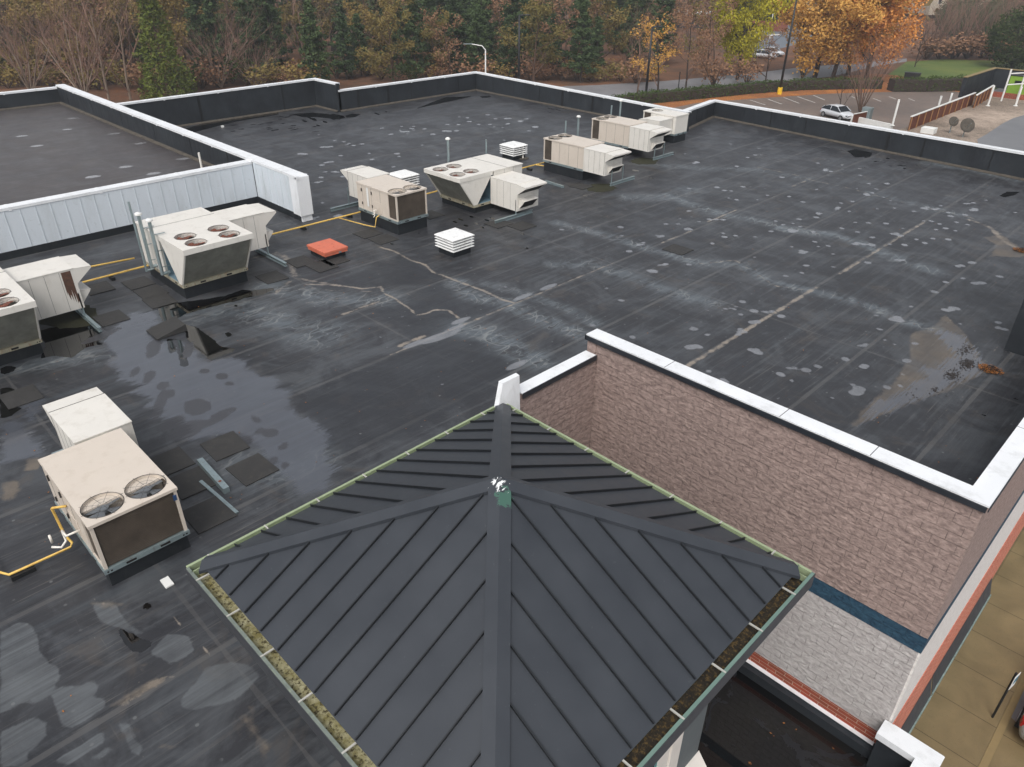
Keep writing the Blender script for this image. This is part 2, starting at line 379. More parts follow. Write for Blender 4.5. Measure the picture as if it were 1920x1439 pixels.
        base = t.mix(t.math('MULTIPLY', pd, t.rng(streak, .3, .7, .9, .5)), base, C(80,84,92))  # pale blue-grey base paints the reflected sky into the pond colour
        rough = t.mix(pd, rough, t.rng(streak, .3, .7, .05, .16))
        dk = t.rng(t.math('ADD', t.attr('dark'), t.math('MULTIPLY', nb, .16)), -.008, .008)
        base = t.mix(dk, base, C(9,9,10)); rough = t.mix(dk, rough, (.035,.035,.035,1))  # near-black base paints the reflections of units and parapets in puddles
        isl = t.rng(t.math('ADD', t.attr('dry'), t.math('MULTIPLY', nb, .25)), -.02, .02)
        base = t.mix(t.math('MULTIPLY', isl, .9), base, C(50,50,54)); rough = t.mix(isl, rough, (.4,.4,.4,1))
    spt = t.rng(t.math('ADD', t.attr('spot'), t.math('MULTIPLY', nb, .09)), -.008, .02)
    base = t.mix(t.math('MULTIPLY', spt, t.rng(med, .35, .65, .55, .95)), base, C(124,126,130) if not upper else C(140,140,142))
    rough = t.mix(t.math('MULTIPLY', spt, .9), rough, (.12,.12,.12,1))
    wet = t.math('SUBTRACT', 1, spt)
    if not upper: wet = t.math('MULTIPLY', wet, t.math('SUBTRACT', 1, t.math('MULTIPLY', t.math('MAXIMUM', pd, dk), .93)))
    b = t.n('Bump'); b.inputs['Distance'].default_value = .03; t.l(h, b.inputs['Height']); t.l(t.math('MULTIPLY', wet, .32), b.inputs['Strength'])
    sp_ = .55 if upper else t.mix(t.math('MAXIMUM', pd, dk), (.55,.55,.55,1), (1,1,1,1))
    return t.done(base, rough, normal=b.outputs[0], spec=sp_)
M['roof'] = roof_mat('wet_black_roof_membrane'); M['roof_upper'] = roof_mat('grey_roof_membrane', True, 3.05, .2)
def canopy_mat():
    t = NT('canopy_membrane'); g = t.geo(); n = t.noise(g, .75, 6, .6, .6); w_ = t.rng(n, .475, .485)
    silt = t.rng(t.noise(g, 1.3, 5, .7, .5), .60, .70, 0, .5)
    cc = t.mix(w_, t.mix(silt, C(24,26,30), C(48,47,46)), t.mix(t.rng(t.noise(t.map(g,(1,1,1),loc=(5,2,0)), .5, 3), .48, .54), C(8,9,11), C(20,19,18)))
    return t.done(cc, t.mix(w_, (.32,.32,.32,1), (.03,.03,.03,1)), spec=.6, normal=t.bump(t.math('MULTIPLY', t.noise(g, 5, 4), t.math('SUBTRACT', 1, w_)), .2, .02))
M['canopy'] = canopy_mat()
# ---------------------------------------------------------------- ground materials (position keyed)
def ground_mat(name, a, b, c=None, sc=.3, rough=.95, leaves=None, la=.5, bump=.5):
    t = NT(name); g = t.geo(); n = t.noise(g, sc, 6, .65, .3); n2 = t.noise(g, sc*9, 5, .65)
    cc = t.mix(t.rng(n, .32, .68), a, b)
    if c: cc = t.mix(t.rng(n2, .5, .7, 0, .6), cc, c)
    if leaves: cc = t.mix(t.rng(t.math('ADD', t.noise(g, 6, 4, .8), t.math('MULTIPLY', n, .4)), .68, .78, 0, la), cc, leaves)
    return t.done(cc, rough, normal=t.bump(n2, bump, .05))
M['litter'] = ground_mat('leaf_litter', C(78,58,42), C(104,74,52), C(62,54,36), .2, leaves=C(150,90,52), la=.5)
M['lawn'] = ground_mat('lawn_grass', C(70,92,36), C(90,108,46), C(58,76,30), .09, leaves=C(150,130,60), la=.25)
M['verge'] = ground_mat('leafy_verge', C(132,82,46), C(112,74,46), C(160,98,48), .3, leaves=C(196,124,52), la=.8)
M['lot'] = ground_mat('parking_asphalt', C(100,90,84), C(118,108,102), C(92,84,80), .12, .7, leaves=C(170,120,70), la=.12, bump=.2)
M['road'] = ground_mat('road_asphalt', C(118,116,118), C(132,130,132), C(104,102,104), .2, .6, bump=.2)
M['far_lot'] = ground_mat('far_asphalt', C(96,102,110), C(108,114,122), None, .1, .6, bump=.1)
M['paint'] = simple('road_paint', C(205,202,196), .8, 0, .12, 3)
M['gravel'] = ground_mat('roof_gravel', C(176,158,142), C(128,114,100), C(96,88,78), .16, leaves=C(60,52,44), la=.5, bump=1)
M['patch'] = ground_mat('bare_roof_felt', C(98,98,100), C(120,120,122), None, .2, .5, bump=.1)
def walk_mat():
    t = NT('damp_concrete_walk'); g = t.geo(); sp = t.n('SeparateXYZ'); t.l(g, sp.inputs[0])
    n = t.noise(g, .8, 6, .65, .5)
    cc = t.mix(t.rng(n, .3, .7), C(108,94,66), C(134,117,84))
    cc = t.mix(t.rng(t.noise(g, 22, 3), .6, .72, 0, .3), cc, C(84,70,48))
    f = t.math('LESS_THAN', t.math('ABSOLUTE', t.math('SUBTRACT', t.math('FRACT', t.math('DIVIDE', sp.outputs[1], 1.55)), .5)), .007)
    cc = t.mix(t.math('MULTIPLY', f, .8), cc, C(50,40,26))
    return t.done(cc, t.rng(n, .3, .7, .4, .8), normal=t.bump(t.noise(g, 60, 3), .2, .01))
M['walk'] = walk_mat()
M['kerb'] = simple('kerb_concrete', C(134,116,80), .8, 0, .12)
# ---------------------------------------------------------------- ground and far setting
GZ = -8.0
def sheet(name, pts, m, k=1, kind='structure', z=GZ):
    b = MB(); b.face([(p[0], p[1], z+.004*k) for p in pts])
    o = b.build(name, m); 
    if kind: o['kind'] = kind
    return o
g = MB(); g.face([(-900,-500,GZ),(500,-500,GZ),(500,1100,GZ),(-900,1100,GZ)]); g.build('ground', M['litter'])['kind'] = 'structure'
P = lambda L, z=GZ: [gp(x, y, z) for x, y in L]
sheet('grass', P([(1640,158),(1700,116),(1765,112),(1860,114),(1990,126),(1990,170),(1830,156),(1700,150)]), M['lawn'], 1)
sheet('verge', P([(1190,200),(1290,176),(1400,162),(1500,158),(1560,146),(1640,138),(1720,146),(1840,158),(1880,185),(1700,186),(1560,182),(1440,188),(1310,204)]), M['verge'], 2)
sheet('road', P([(700,200),(900,178),(1060,162),(1120,160),(1250,152),(1400,139),(1500,127),(1640,116),(1700,110)]+[(1700,116),(1645,124),(1560,144),(1500,150),(1400,160),(1290,172),(1200,184),(1060,205),(900,225)]), M['road'], 3)
sheet('parking_lot', P([(1250,205),(1310,193),(1450,183),(1560,176),(1700,172),(1790,172),(1850,182)])+[Vector((-22,100,0)),Vector((-22,48,0)),Vector((-60,48,0)),Vector((-62,80,0))], M['lot'], 4)
for i, (a, b, c, d) in enumerate([(380,565,465,592),(480,560,558,588),(568,550,655,583),(645,545,745,580),(735,538,800,565),(1070,555,1115,572),(1160,545,1200,560),(1270,555,1305,570),(950,545,985,560)]):
    p, q = gp(1280+a/3, b/3, GZ), gp(1280+c/3, d/3, GZ); n = (q-p).normalized().cross(Vector((0,0,1)))*.07
    sheet('parking_line', [p-n, q-n, q+n, p+n], M['paint'], 5)
sheet('far_parking', P([(1405,90),(1410,50),(1470,44),(1560,50),(1500,82),(1430,100)]), M['far_lot'], 1)
for a in ([(1427,58),(1431,58),(1448,72),(1444,73)], [(1440,66),(1462,64),(1462,66),(1440,68)], [(1415,62),(1426,60),(1426,62),(1415,64)]):
    sheet('parking_line', P(a), M['paint'], 2)
sheet('sidewalk', [(-1.3,-30,0),(.62,-30,0),(.62,80,0),(-1.3,80,0)], M['walk'], 30, z=GZ)
k = MB(); k.box(.625,-30,GZ-.2,.80,80,GZ+.118); k.build('kerb', M['kerb'])['kind'] = 'structure'
sheet('drive', [(.80,-30,0),(26,-30,0),(26,120,0),(.80,120,0)], M['road'], 6)
sheet('ramp_apron', [(.805,18.55,0),(1.5,18.2,0),(1.5,16.2,0),(.805,16.4,0)], M['walk'], 8)
# ---------------------------------------------------------------- the store building
bld = thing('store_building', 'flat roofed store building with black membrane roof, white coping and rock faced block front', 'building', (-30, 20, GZ))
def part(mb, name, mats, parent=None, **kw):
    """a part in world coordinates under its thing (or under a part of it)"""
    if parent is None: parent = bld
    off = parent.location.copy()
    if parent.parent is not None: off = off+parent.parent.location
    mb.v = [(p[0]-off.x, p[1]-off.y, p[2]-off.z) for p in mb.v]
    return mb.build(name, mats, parent, **kw)
# -- roof deck with wet, dry and stained areas given as distances in metres
NEARX = -4.5
deck_poly = [(-48.1,14.95),(-48.1,28.75),(-45.4,28.75),(-45.4,41.3),(-26.05,40.95),(-27.15,46.2),(-1.2,43.4),(-1.2,11.95),(-9.15,11.95),(-9.15,8.3),(NEARX,8.3),(NEARX,-16),(-30.8,-16),(-30.8,14.95)]
def inside(px, py, poly):
    c = np.zeros(px.shape, bool); n = len(poly)
    for i in range(n):
        x0, y0 = poly[i]; x1, y1 = poly[(i+1)%n]
        if y0 == y1: continue
        cr = ((y0 > py) != (y1 > py)) & (px < (x1-x0)*(py-y0)/(y1-y0)+x0); c ^= cr
    return c
def sdist(px, py, poly, closed=True):
    d = np.full(px.shape, 1e9); n = len(poly)
    for i in range(n if closed else n-1):
        x0, y0 = poly[i]; x1, y1 = poly[(i+1)%n]; dx, dy = x1-x0, y1-y0
        t = np.clip(((px-x0)*dx+(py-y0)*dy)/max(dx*dx+dy*dy, 1e-9), 0, 1)
        d = np.minimum(d, np.hypot(px-x0-t*dx, py-y0-t*dy))
    if closed: d = np.where(inside(px, py, poly), d, -d)
    return d
class Field:
    def __init__(s, X, Y, init): s.X, s.Y, s.a = X, Y, np.full(X.shape, init, float)
    def win(s, pts, m):
        xs = [p[0] for p in pts]; ys = [p[1] for p in pts]
        return (s.X > min(xs)-m) & (s.X < max(xs)+m) & (s.Y > min(ys)-m) & (s.Y < max(ys)+m)
    def poly(s, pts):
        w = s.win(pts, .6); s.a[w] = np.maximum(s.a[w], sdist(s.X[w], s.Y[w], pts))
    def ell(s, cx, cy, rx, ry, ang=0):
        w = s.win([(cx, cy)], max(rx, ry)+.4); x = s.X[w]-cx; y = s.Y[w]-cy; c, sn = math.cos(ang), math.sin(ang)
        u = (x*c+y*sn)/rx; v = (-x*sn+y*c)/ry; s.a[w] = np.maximum(s.a[w], (1-np.hypot(u, v))*min(rx, ry))
    def line(s, pts, wd, amt=1.0):
        w = s.win(pts, wd*3); d = sdist(s.X[w], s.Y[w], pts, False); s.a[w] = np.maximum(s.a[w], amt*np.exp(-(d/wd)**2))
    def blob(s, cx, cy, rx, ry, amt, ang=0):
        w = s.win([(cx, cy)], max(rx, ry)*3); x = s.X[w]-cx; y = s.Y[w]-cy; c, sn = math.cos(ang), math.sin(ang)
        s.a[w] = np.maximum(s.a[w], amt*np.exp(-((x*c+y*sn)/rx)**2-((-x*sn+y*c)/ry)**2))
def grid_deck(name, poly, z, step, mat, fields):
    xs = [p[0] for p in poly]; ys = [p[1] for p in poly]
    gx_ = np.arange(min(xs), max(xs)+step, step); gy_ = np.arange(min(ys), max(ys)+step, step)
    XX, YY = np.meshgrid(gx_, gy_); F = fields(XX, YY)
    nx = len(gx_); cx = XX[:-1,:-1]+step/2; cy = YY[:-1,:-1]+step/2
    keep = inside(cx, cy, poly); idx = np.arange(XX.size).reshape(XX.shape)
    quads = np.stack([idx[:-1,:-1][keep], idx[:-1,1:][keep], idx[1:,1:][keep], idx[1:,:-1][keep]], 1)
    used = np.unique(quads); remap = np.full(XX.size, -1); remap[used] = np.arange(len(used)); quads = remap[quads]
    v = np.stack([XX.ravel()[used], YY.ravel()[used], np.full(len(used), z)], 1)
    off = bld.location; v -= np.array([off.x, off.y, off.z])
    me = bpy.data.meshes.new(name); me.vertices.add(len(v)); me.vertices.foreach_set('co', v.ravel())
    me.loops.add(quads.size); me.loops.foreach_set('vertex_index', quads.ravel())
    me.polygons.add(len(quads)); me.polygons.foreach_set('loop_start', np.arange(0, quads.size, 4)); me.polygons.foreach_set('loop_total', np.full(len(quads), 4))
    me.update(); me.validate()
    for kk, fld in F.items():
        at = me.attributes.new(kk, 'FLOAT', 'POINT'); at.data.foreach_set('value', fld.a.ravel()[used].astype(np.float32))
    me.materials.append(mat); o = bpy.data.objects.new(name, me); col.objects.link(o); o.parent = bld
    return o
def q(f, L): return [tuple(gp(*f(*p))[:2]) for p in L]
r1 = lambda x, y: (480+x/3, 380+y/3)
r2 = lambda x, y: (1040+x/2.182, 220+y/2.182)
r3 = lambda x, y: (x/3, 560+y/3)
r4 = lambda x, y: (x/3, 1080+y/3)
r5 = lambda x, y: (560+x/3.555, 160+y/3.555)
r6 = lambda x, y: (1500+x/3.426, 540+y/3.426)
r7 = lambda x, y: (x/3, 120+y/3)
r8 = lambda x, y: (180+x/4.174, 340+y/4.174)
r9 = lambda x, y: (x/5.14, 440+y/5.14)
SPOTS2 = '''835,128 820,155 845,155 720,110 790,165 533,150 580,187L 745,201 1077,188 1108,218L 1130,222 930,246 1250,238 1360,272 1285,272 550,292 664,287 695,300 722,302 712,331 745,338 770,285 1072,296 1235,292 1316,294 1272,317L 1300,310 1345,328 1218,345 1172,352 1016,347 960,325 870,320 830,338 1160,370 1155,376 1205,385 1320,375 1395,352 1390,372 1375,342 1470,385 1515,372L 1580,362 1560,378L 1695,353L 1720,380L 1620,405 1680,400 1885,390 1765,340 1610,390 1080,398L 1070,410 1000,418 975,435 905,425 512,414 560,408 550,384 505,437 455,437 590,427 690,420 700,385 540,460L 640,420L 425,490L 360,522L 305,549 645,517 740,485 695,490 690,475 820,490 885,467 935,440 1005,448 968,468L 1105,470 1060,470 1230,430 1285,433 1355,435 1175,455 1240,470 1425,455 1510,425 1540,425 1575,437 1600,455 1645,430 1690,440 1390,477L 1415,485 1300,492 1240,515 1265,520 1300,525L 1370,520 1230,520 1432,523 1515,515 1548,497 1610,500 1560,460 1640,465 1480,500 1120,527 1065,510 970,530 1015,555L 1080,530 1140,560 1030,607 1010,637 945,650 1140,613 1280,595 1410,587L 1650,612L 1700,597L 1670,660 1725,680L 1600,675 1820,652 1555,715 1622,788L 1458,775 1815,840 1815,862 1840,868 1405,825L 1318,812 1330,868 450,605L 405,628L 550,603 212,700 272,750 768,755 720,782L 815,793 760,807 870,800L 815,838L 755,880L 927,814 570,867 625,890 573,940L 155,852 318,900 824,953L 1250,935L 1190,990 1265,1015L 1475,927 1440,997 957,1027L 1028,1035 1077,1020 925,1053 970,1078 630,1040 695,1077L 1220,1095 1240,1125L 1360,1105 1415,1100 1425,1053 30,460 275,485 270,450'''
SPOTS5 = '''135,330 240,370 300,378 335,388 322,398 367,402 422,392 180,412L 25,458L 470,455 280,470 195,513L 155,533 490,495 655,457 668,475 632,545 45,590 178,578 245,580L 130,650L 150,615 295,610 160,785 687,275 675,302 768,275 755,290 765,300 695,312L 725,325 615,327 555,287 838,292 895,327 993,305L 1052,305 1065,263 990,262 1200,262 1070,212 1125,218 1138,243 1262,198 1312,225 1380,224L 1470,242L 1520,225 1395,258L 1303,278 1360,282 1275,262 1582,278L 1535,305 925,468 825,400 250,873L 100,887L 1370,367 35,640'''
def deck_fields(X, Y):
    F = {k_: Field(X, Y, v_) for k_, v_ in (('spot',-.5),('pale',-.5),('deep',-.5),('pond',-.5),('dark',-.5),('dry',-.5),('tan',-.5),('stain',0),('haze',0))}
    rr = random.Random(3)
    def spots(txt, f, s=1.0):
        for tok in txt.split():
            L = tok.endswith('L'); x, y = map(float, tok.rstrip('L').split(',')); p = gp(*f(x, y))
            a = rr.uniform(.075, .15)*s; b = a*rr.uniform(.65, .95)
            F['spot'].ell(p.x, p.y, a, b, rr.uniform(0, 3))
            if L:
                for _ in range(3): F['spot'].ell(p.x+rr.uniform(-.14,.14), p.y+rr.uniform(-.16,.26), a*1.15, b*1.1, rr.uniform(0, 3))
    spots(SPOTS2, r2); spots(SPOTS5, r5, 1.25)
    for _ in range(70):   # stray small spots
        F['spot'].ell(rr.uniform(-20,-2), rr.uniform(9, 41), rr.uniform(.03,.07), rr.uniform(.03,.06))
    for x, y, a, b in [(1100,745,.5,.16),(1110,655,0,0)]:
        if a: c = gp(*r1(x, y)); F['spot'].ell(c.x-.15, c.y-.3, .20, .75, -.08)
    for x, y in ((1160,670),(1655,480),(1510,535),(905,800),(1480,920),(1125,715)):
        c = gp(*r1(x, y)); F['spot'].ell(c.x-.08, c.y, .13, .42)
    for x, y in ((525,85),(330,1180),(510,1085)): pass
    F['deep'].poly(q(r1, [(200,1110),(480,985),(870,825),(1130,735),(1240,770),(1370,850),(1450,930),(1380,1000),(1100,1170),(900,1290),(600,1380),(420,1390),(330,1230)]))
    F['deep'].poly(q(r1, [(640,610),(1050,440),(1110,500),(1180,560),(1400,580),(1200,660),(900,790),(780,700)]))
    F['deep'].poly(q(r1, [(380,480),(800,300),(1060,420),(740,470),(640,470)]))
    # ponds; the black polygons paint pad and unit reflections into them
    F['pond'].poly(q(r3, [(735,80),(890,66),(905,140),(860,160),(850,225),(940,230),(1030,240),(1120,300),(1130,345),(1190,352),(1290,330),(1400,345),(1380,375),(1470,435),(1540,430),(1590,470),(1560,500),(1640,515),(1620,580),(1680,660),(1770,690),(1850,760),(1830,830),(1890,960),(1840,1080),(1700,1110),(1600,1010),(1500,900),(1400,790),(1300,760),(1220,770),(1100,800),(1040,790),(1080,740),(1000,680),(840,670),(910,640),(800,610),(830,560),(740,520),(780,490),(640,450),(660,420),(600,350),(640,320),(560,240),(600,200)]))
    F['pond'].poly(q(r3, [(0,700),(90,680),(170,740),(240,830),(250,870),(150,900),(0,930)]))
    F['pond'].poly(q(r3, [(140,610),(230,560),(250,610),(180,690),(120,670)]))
    F['dark'].poly(q(r3, [(1030,140),(1110,165),(1200,230),(1240,270),(1320,280),(1310,300),(1190,350),(1120,300),(1050,230)])); F['dark'].poly(q(r3, [(935,225),(975,228),(990,290),(955,320)])); F['dark'].poly(q(r3, [(985,225),(1020,235),(1060,360),(1015,375)]))
    F['dark'].poly(q(r8, [(480,1000),(520,960),(640,950),(800,930),(1000,900),(1150,850),(1250,860),(1130,930),(880,990),(700,1040),(640,1075),(540,1110),(500,1060)]))
    F['dark'].poly(q(r9, [(370,930),(480,900),(700,860),(940,880),(1060,960),(980,1060),(820,1090),(700,1190),(520,1170),(380,1200),(440,1080)]))
    F['dark'].poly(q(r9, [(0,1290),(60,1265),(150,1280),(140,1320),(50,1350),(0,1345)]))
    F['dark'].poly(q(r3, [(0,505),(50,500),(100,520),(40,590),(120,620),(60,660),(0,680)]))
    for L in ([(0,320),(90,270),(150,262),(210,330),(230,430),(280,490),(330,510),(340,570),(310,630),(240,700),(180,730),(170,700),(0,780)],
              [(270,650),(330,625),(430,620),(530,590),(545,640),(530,680),(590,690),(590,740),(400,860),(350,840),(310,750)],
              [(0,880),(200,790),(260,820),(270,900),(150,1000),(160,1060),(0,1077)], [(290,1050),(580,870),(590,930),(400,1060)],
              [(650,825),(730,830),(760,920),(800,970),(790,1015),(730,980),(700,900)], [(510,1030),(600,965),(635,975),(570,1030)],
              [(1010,700),(1020,740),(1080,765),(1200,730),(1300,710),(1400,640),(1460,560),(1400,500),(1300,480),(1150,520),(1100,600)],
              [(850,430),(950,320),(1060,340),(1100,420),(960,510)], [(520,150),(650,160),(700,240),(800,330),(680,300),(560,260)]):
        F['pale'].poly(q(r4, L))
    for x, y, a, b, an in [(760,410,.28,.12,.6),(840,440,.35,.15,.6),(915,490,.22,.16,.3),(960,535,.2,.1,.6),(865,275,.62,.2,.55),(1060,290,.5,.14,.5),(900,590,.9,.13,.55),(1110,610,.42,.32,.2),(1230,650,.3,.1,1.4),(1200,690,.45,.13,1.4),(1150,410,.16,.13,0),(1250,440,.2,.14,0),(1290,480,.12,.1,0),(1440,680,.16,.11,0),(1455,750,.17,.1,1.2),(1520,755,.2,.16,0),(1590,830,.16,.1,.8),(1310,625,.1,.08,0),(1600,940,.14,.08,.5),(1540,910,.12,.08,.5),(1075,535,.06,.05,0),(570,210,.6,.18,1.3),(1390,790,.14,.1,.2),(1060,740,.5,.3,1.3),(970,700,.35,.2,1.2)]:
        p = gp(*r3(x, y)); F['dry'].ell(p.x, p.y, a, b, -an)
    # black puddles, with mirrored parapets and units put into their colour
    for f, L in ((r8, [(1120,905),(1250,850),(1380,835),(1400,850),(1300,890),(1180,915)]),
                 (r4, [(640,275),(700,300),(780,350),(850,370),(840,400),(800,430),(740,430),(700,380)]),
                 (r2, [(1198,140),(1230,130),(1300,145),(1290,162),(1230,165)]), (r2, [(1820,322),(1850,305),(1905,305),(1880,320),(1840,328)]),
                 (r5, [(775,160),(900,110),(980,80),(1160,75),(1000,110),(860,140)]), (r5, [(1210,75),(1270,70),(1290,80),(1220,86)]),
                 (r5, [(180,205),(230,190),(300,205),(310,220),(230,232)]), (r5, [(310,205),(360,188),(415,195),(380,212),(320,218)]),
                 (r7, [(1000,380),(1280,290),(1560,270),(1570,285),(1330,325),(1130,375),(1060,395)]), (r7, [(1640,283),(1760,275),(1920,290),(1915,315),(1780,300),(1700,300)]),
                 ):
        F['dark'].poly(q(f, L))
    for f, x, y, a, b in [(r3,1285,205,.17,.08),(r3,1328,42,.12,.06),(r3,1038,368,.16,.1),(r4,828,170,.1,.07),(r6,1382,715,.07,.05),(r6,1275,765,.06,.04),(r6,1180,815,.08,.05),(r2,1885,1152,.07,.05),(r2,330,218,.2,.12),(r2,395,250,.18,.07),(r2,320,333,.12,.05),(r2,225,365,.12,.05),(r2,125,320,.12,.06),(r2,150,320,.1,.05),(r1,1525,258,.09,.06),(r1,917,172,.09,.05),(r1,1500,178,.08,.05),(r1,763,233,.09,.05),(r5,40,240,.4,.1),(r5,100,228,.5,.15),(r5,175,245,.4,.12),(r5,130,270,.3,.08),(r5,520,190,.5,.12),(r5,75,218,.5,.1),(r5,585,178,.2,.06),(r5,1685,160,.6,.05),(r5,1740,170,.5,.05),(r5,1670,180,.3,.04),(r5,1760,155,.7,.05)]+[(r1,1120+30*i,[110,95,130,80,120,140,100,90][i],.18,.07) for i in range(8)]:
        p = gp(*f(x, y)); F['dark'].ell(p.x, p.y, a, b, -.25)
    for _ in range(26):
        x, y = rr.uniform(1160, 1560), rr.uniform(150, 215); p = gp(*r2(x, y)); F['dark'].ell(p.x, p.y, rr.uniform(.08,.2), rr.uniform(.03,.08), rr.uniform(0,3))
    for _ in range(34):
        x, y = rr.uniform(1250, 1800), rr.uniform(285, 390); p = gp(*r7(x, y)); F['dark'].ell(p.x, p.y, rr.uniform(.12,.35), rr.uniform(.04,.1), 1.57+rr.uniform(-.3,.3))
    # drain pond and its silt
    F['tan'].poly(q(r6, [(700,290),(850,250),(930,170),(1060,280),(1190,480),(1250,520),(1000,650),(640,780),(300,920),(380,800),(600,600),(700,450)]))
    for L in ([(600,745),(740,640),(860,580),(950,560),(930,600),(800,680),(700,730)], [(1330,790),(1400,770),(1450,860),(1530,950),(1520,1030),(1480,1050),(1430,960)], [(1390,735),(1430,728),(1448,760),(1420,785)], [(780,500),(830,500),(825,545),(780,555)], [(480,150),(640,140),(700,160),(620,190)], [(860,960),(940,930),(1000,960),(900,1000)]): F['tan'].poly(q(r4, L))
    F['tan'].poly(q(r3, [(150,900),(240,890),(230,960),(130,980)])); F['tan'].poly(q(r3, [(0,1040),(110,1020),(125,1070),(60,1150),(0,1130)]))
    F['tan'].poly(q(r2, [(1750,490),(1830,480),(1900,530),(1960,560),(1900,575),(1780,570),(1800,520)]))
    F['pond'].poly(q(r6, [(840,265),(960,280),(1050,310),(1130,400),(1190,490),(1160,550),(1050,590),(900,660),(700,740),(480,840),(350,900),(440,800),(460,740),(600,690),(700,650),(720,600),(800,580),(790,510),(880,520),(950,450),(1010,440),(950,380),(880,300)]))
    # mineral runs
    st = F['stain']
    for f, L, wd, am in ((r1, [(690,250),(780,275),(860,320),(950,350),(1000,395),(1050,410),(1180,460),(1290,500),(1380,545),(1450,565)], .10, .62),
        (r1, [(1450,565),(1560,640),(1700,700),(1850,750)], .09, .42), (r1, [(280,460),(450,465),(600,485),(700,475),(720,510),(780,540),(830,575),(870,600),(900,635),(960,625),(1000,605),(1080,605),(1140,650)], .08, .64),
        (r1, [(700,475),(760,465),(830,500),(900,540)], .06, .45), (r1, [(120,500),(300,480),(420,495),(600,500),(710,500)], .09, .45), (r1, [(250,570),(450,540),(650,525),(720,505)], .08, .42),
        (r2, [(830,205),(1000,240),(1040,255),(1180,285),(1350,330),(1560,380),(1700,410),(1760,440),(1830,480)], .10, .50), (r2, [(1700,420),(1780,450),(1830,500),(1900,545)], .2, .55),
        (r2, [(950,460),(1130,480),(1260,520)], .08, .4), (r2, [(600,600),(740,585),(900,690),(1010,705)], .1, .46), (r2, [(1560,870),(1500,860),(1400,825),(1100,715)], .08, .42),
        (r6, [(1300,300),(1180,560),(980,760),(700,1000)], .05, .42), (r6, [(930,170),(1050,300),(1190,470)], .05, .5),
        (r8, [(1250,600),(1400,560),(1500,600),(1560,740)], .25, .5), (r8, [(1400,880),(1560,760),(1800,800),(1920,820)], .15, .5),
        (r4, [(500,120),(640,180),(760,300)], .03, .5), (r4, [(840,90),(1000,260),(1220,480)], .02, .6), (r4, [(700,720),(850,620),(950,570)], .12, .5)):
        st.line(q(f, L), wd, am)
    for X0, y0, y1, wd, am in ((-15.25, 10.5, 20.5, .09, .55), (-15.25, 23.5, 25.5, .1, .55), (-15.4, 27, 29.3, .1, .6), (-15.45, 34.5, 36.5, .1, .5), (-9.07, 15.5, 23.8, .12, .62), (-9.05, 25.5, 34, .11, .58), (-12.3, 18.5, 27.8, .04, .5), (-6.28, 15, 27, .05, .5), (-18.4, 11, 12.5, .12, .55), (-18.8, 22, 26, .05, .5), (-15.5, 11.0, 11.9, .14, .6)):
        st.line([(X0, y0), (X0, y1)], wd, am)
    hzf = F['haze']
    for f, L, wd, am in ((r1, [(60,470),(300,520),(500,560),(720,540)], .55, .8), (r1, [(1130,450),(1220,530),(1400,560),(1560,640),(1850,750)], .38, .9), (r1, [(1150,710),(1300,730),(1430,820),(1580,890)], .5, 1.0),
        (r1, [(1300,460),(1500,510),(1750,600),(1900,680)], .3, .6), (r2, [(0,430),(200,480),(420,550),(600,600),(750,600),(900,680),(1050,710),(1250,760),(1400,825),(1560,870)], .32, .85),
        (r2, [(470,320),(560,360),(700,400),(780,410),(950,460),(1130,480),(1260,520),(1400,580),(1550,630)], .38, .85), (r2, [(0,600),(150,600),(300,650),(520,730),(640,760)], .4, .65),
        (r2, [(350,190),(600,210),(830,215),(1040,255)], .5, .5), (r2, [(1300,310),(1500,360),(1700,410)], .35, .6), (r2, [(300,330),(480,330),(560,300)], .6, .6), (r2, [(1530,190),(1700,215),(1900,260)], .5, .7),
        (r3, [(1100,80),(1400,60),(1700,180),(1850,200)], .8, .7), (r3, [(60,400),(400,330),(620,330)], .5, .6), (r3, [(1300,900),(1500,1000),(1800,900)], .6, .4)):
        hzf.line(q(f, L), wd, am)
    return F
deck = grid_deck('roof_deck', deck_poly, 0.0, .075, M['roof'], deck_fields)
def up_fields(X, Y):
    F = {'spot': Field(X, Y, -.5)}; rr = random.Random(5)
    for x, y in ((118,407),(205,462),(515,636),(862,617),(410,307),(640,393),(370,370),(785,448),(1025,535),(700,580)):
        p = gp(*r7(x, y), .8); F['spot'].ell(p.x, p.y, .22, rr.uniform(.2,.34)); F['spot'].ell(p.x+.1, p.y+.2, .12, .2)
    return F
UZ = .8
updeck = grid_deck('upper_roof_deck', [(-56.1,-16),(-30.8,-16),(-30.8,15.0),(-56.1,15.0)], UZ, .25, M['roof_upper'], up_fields)
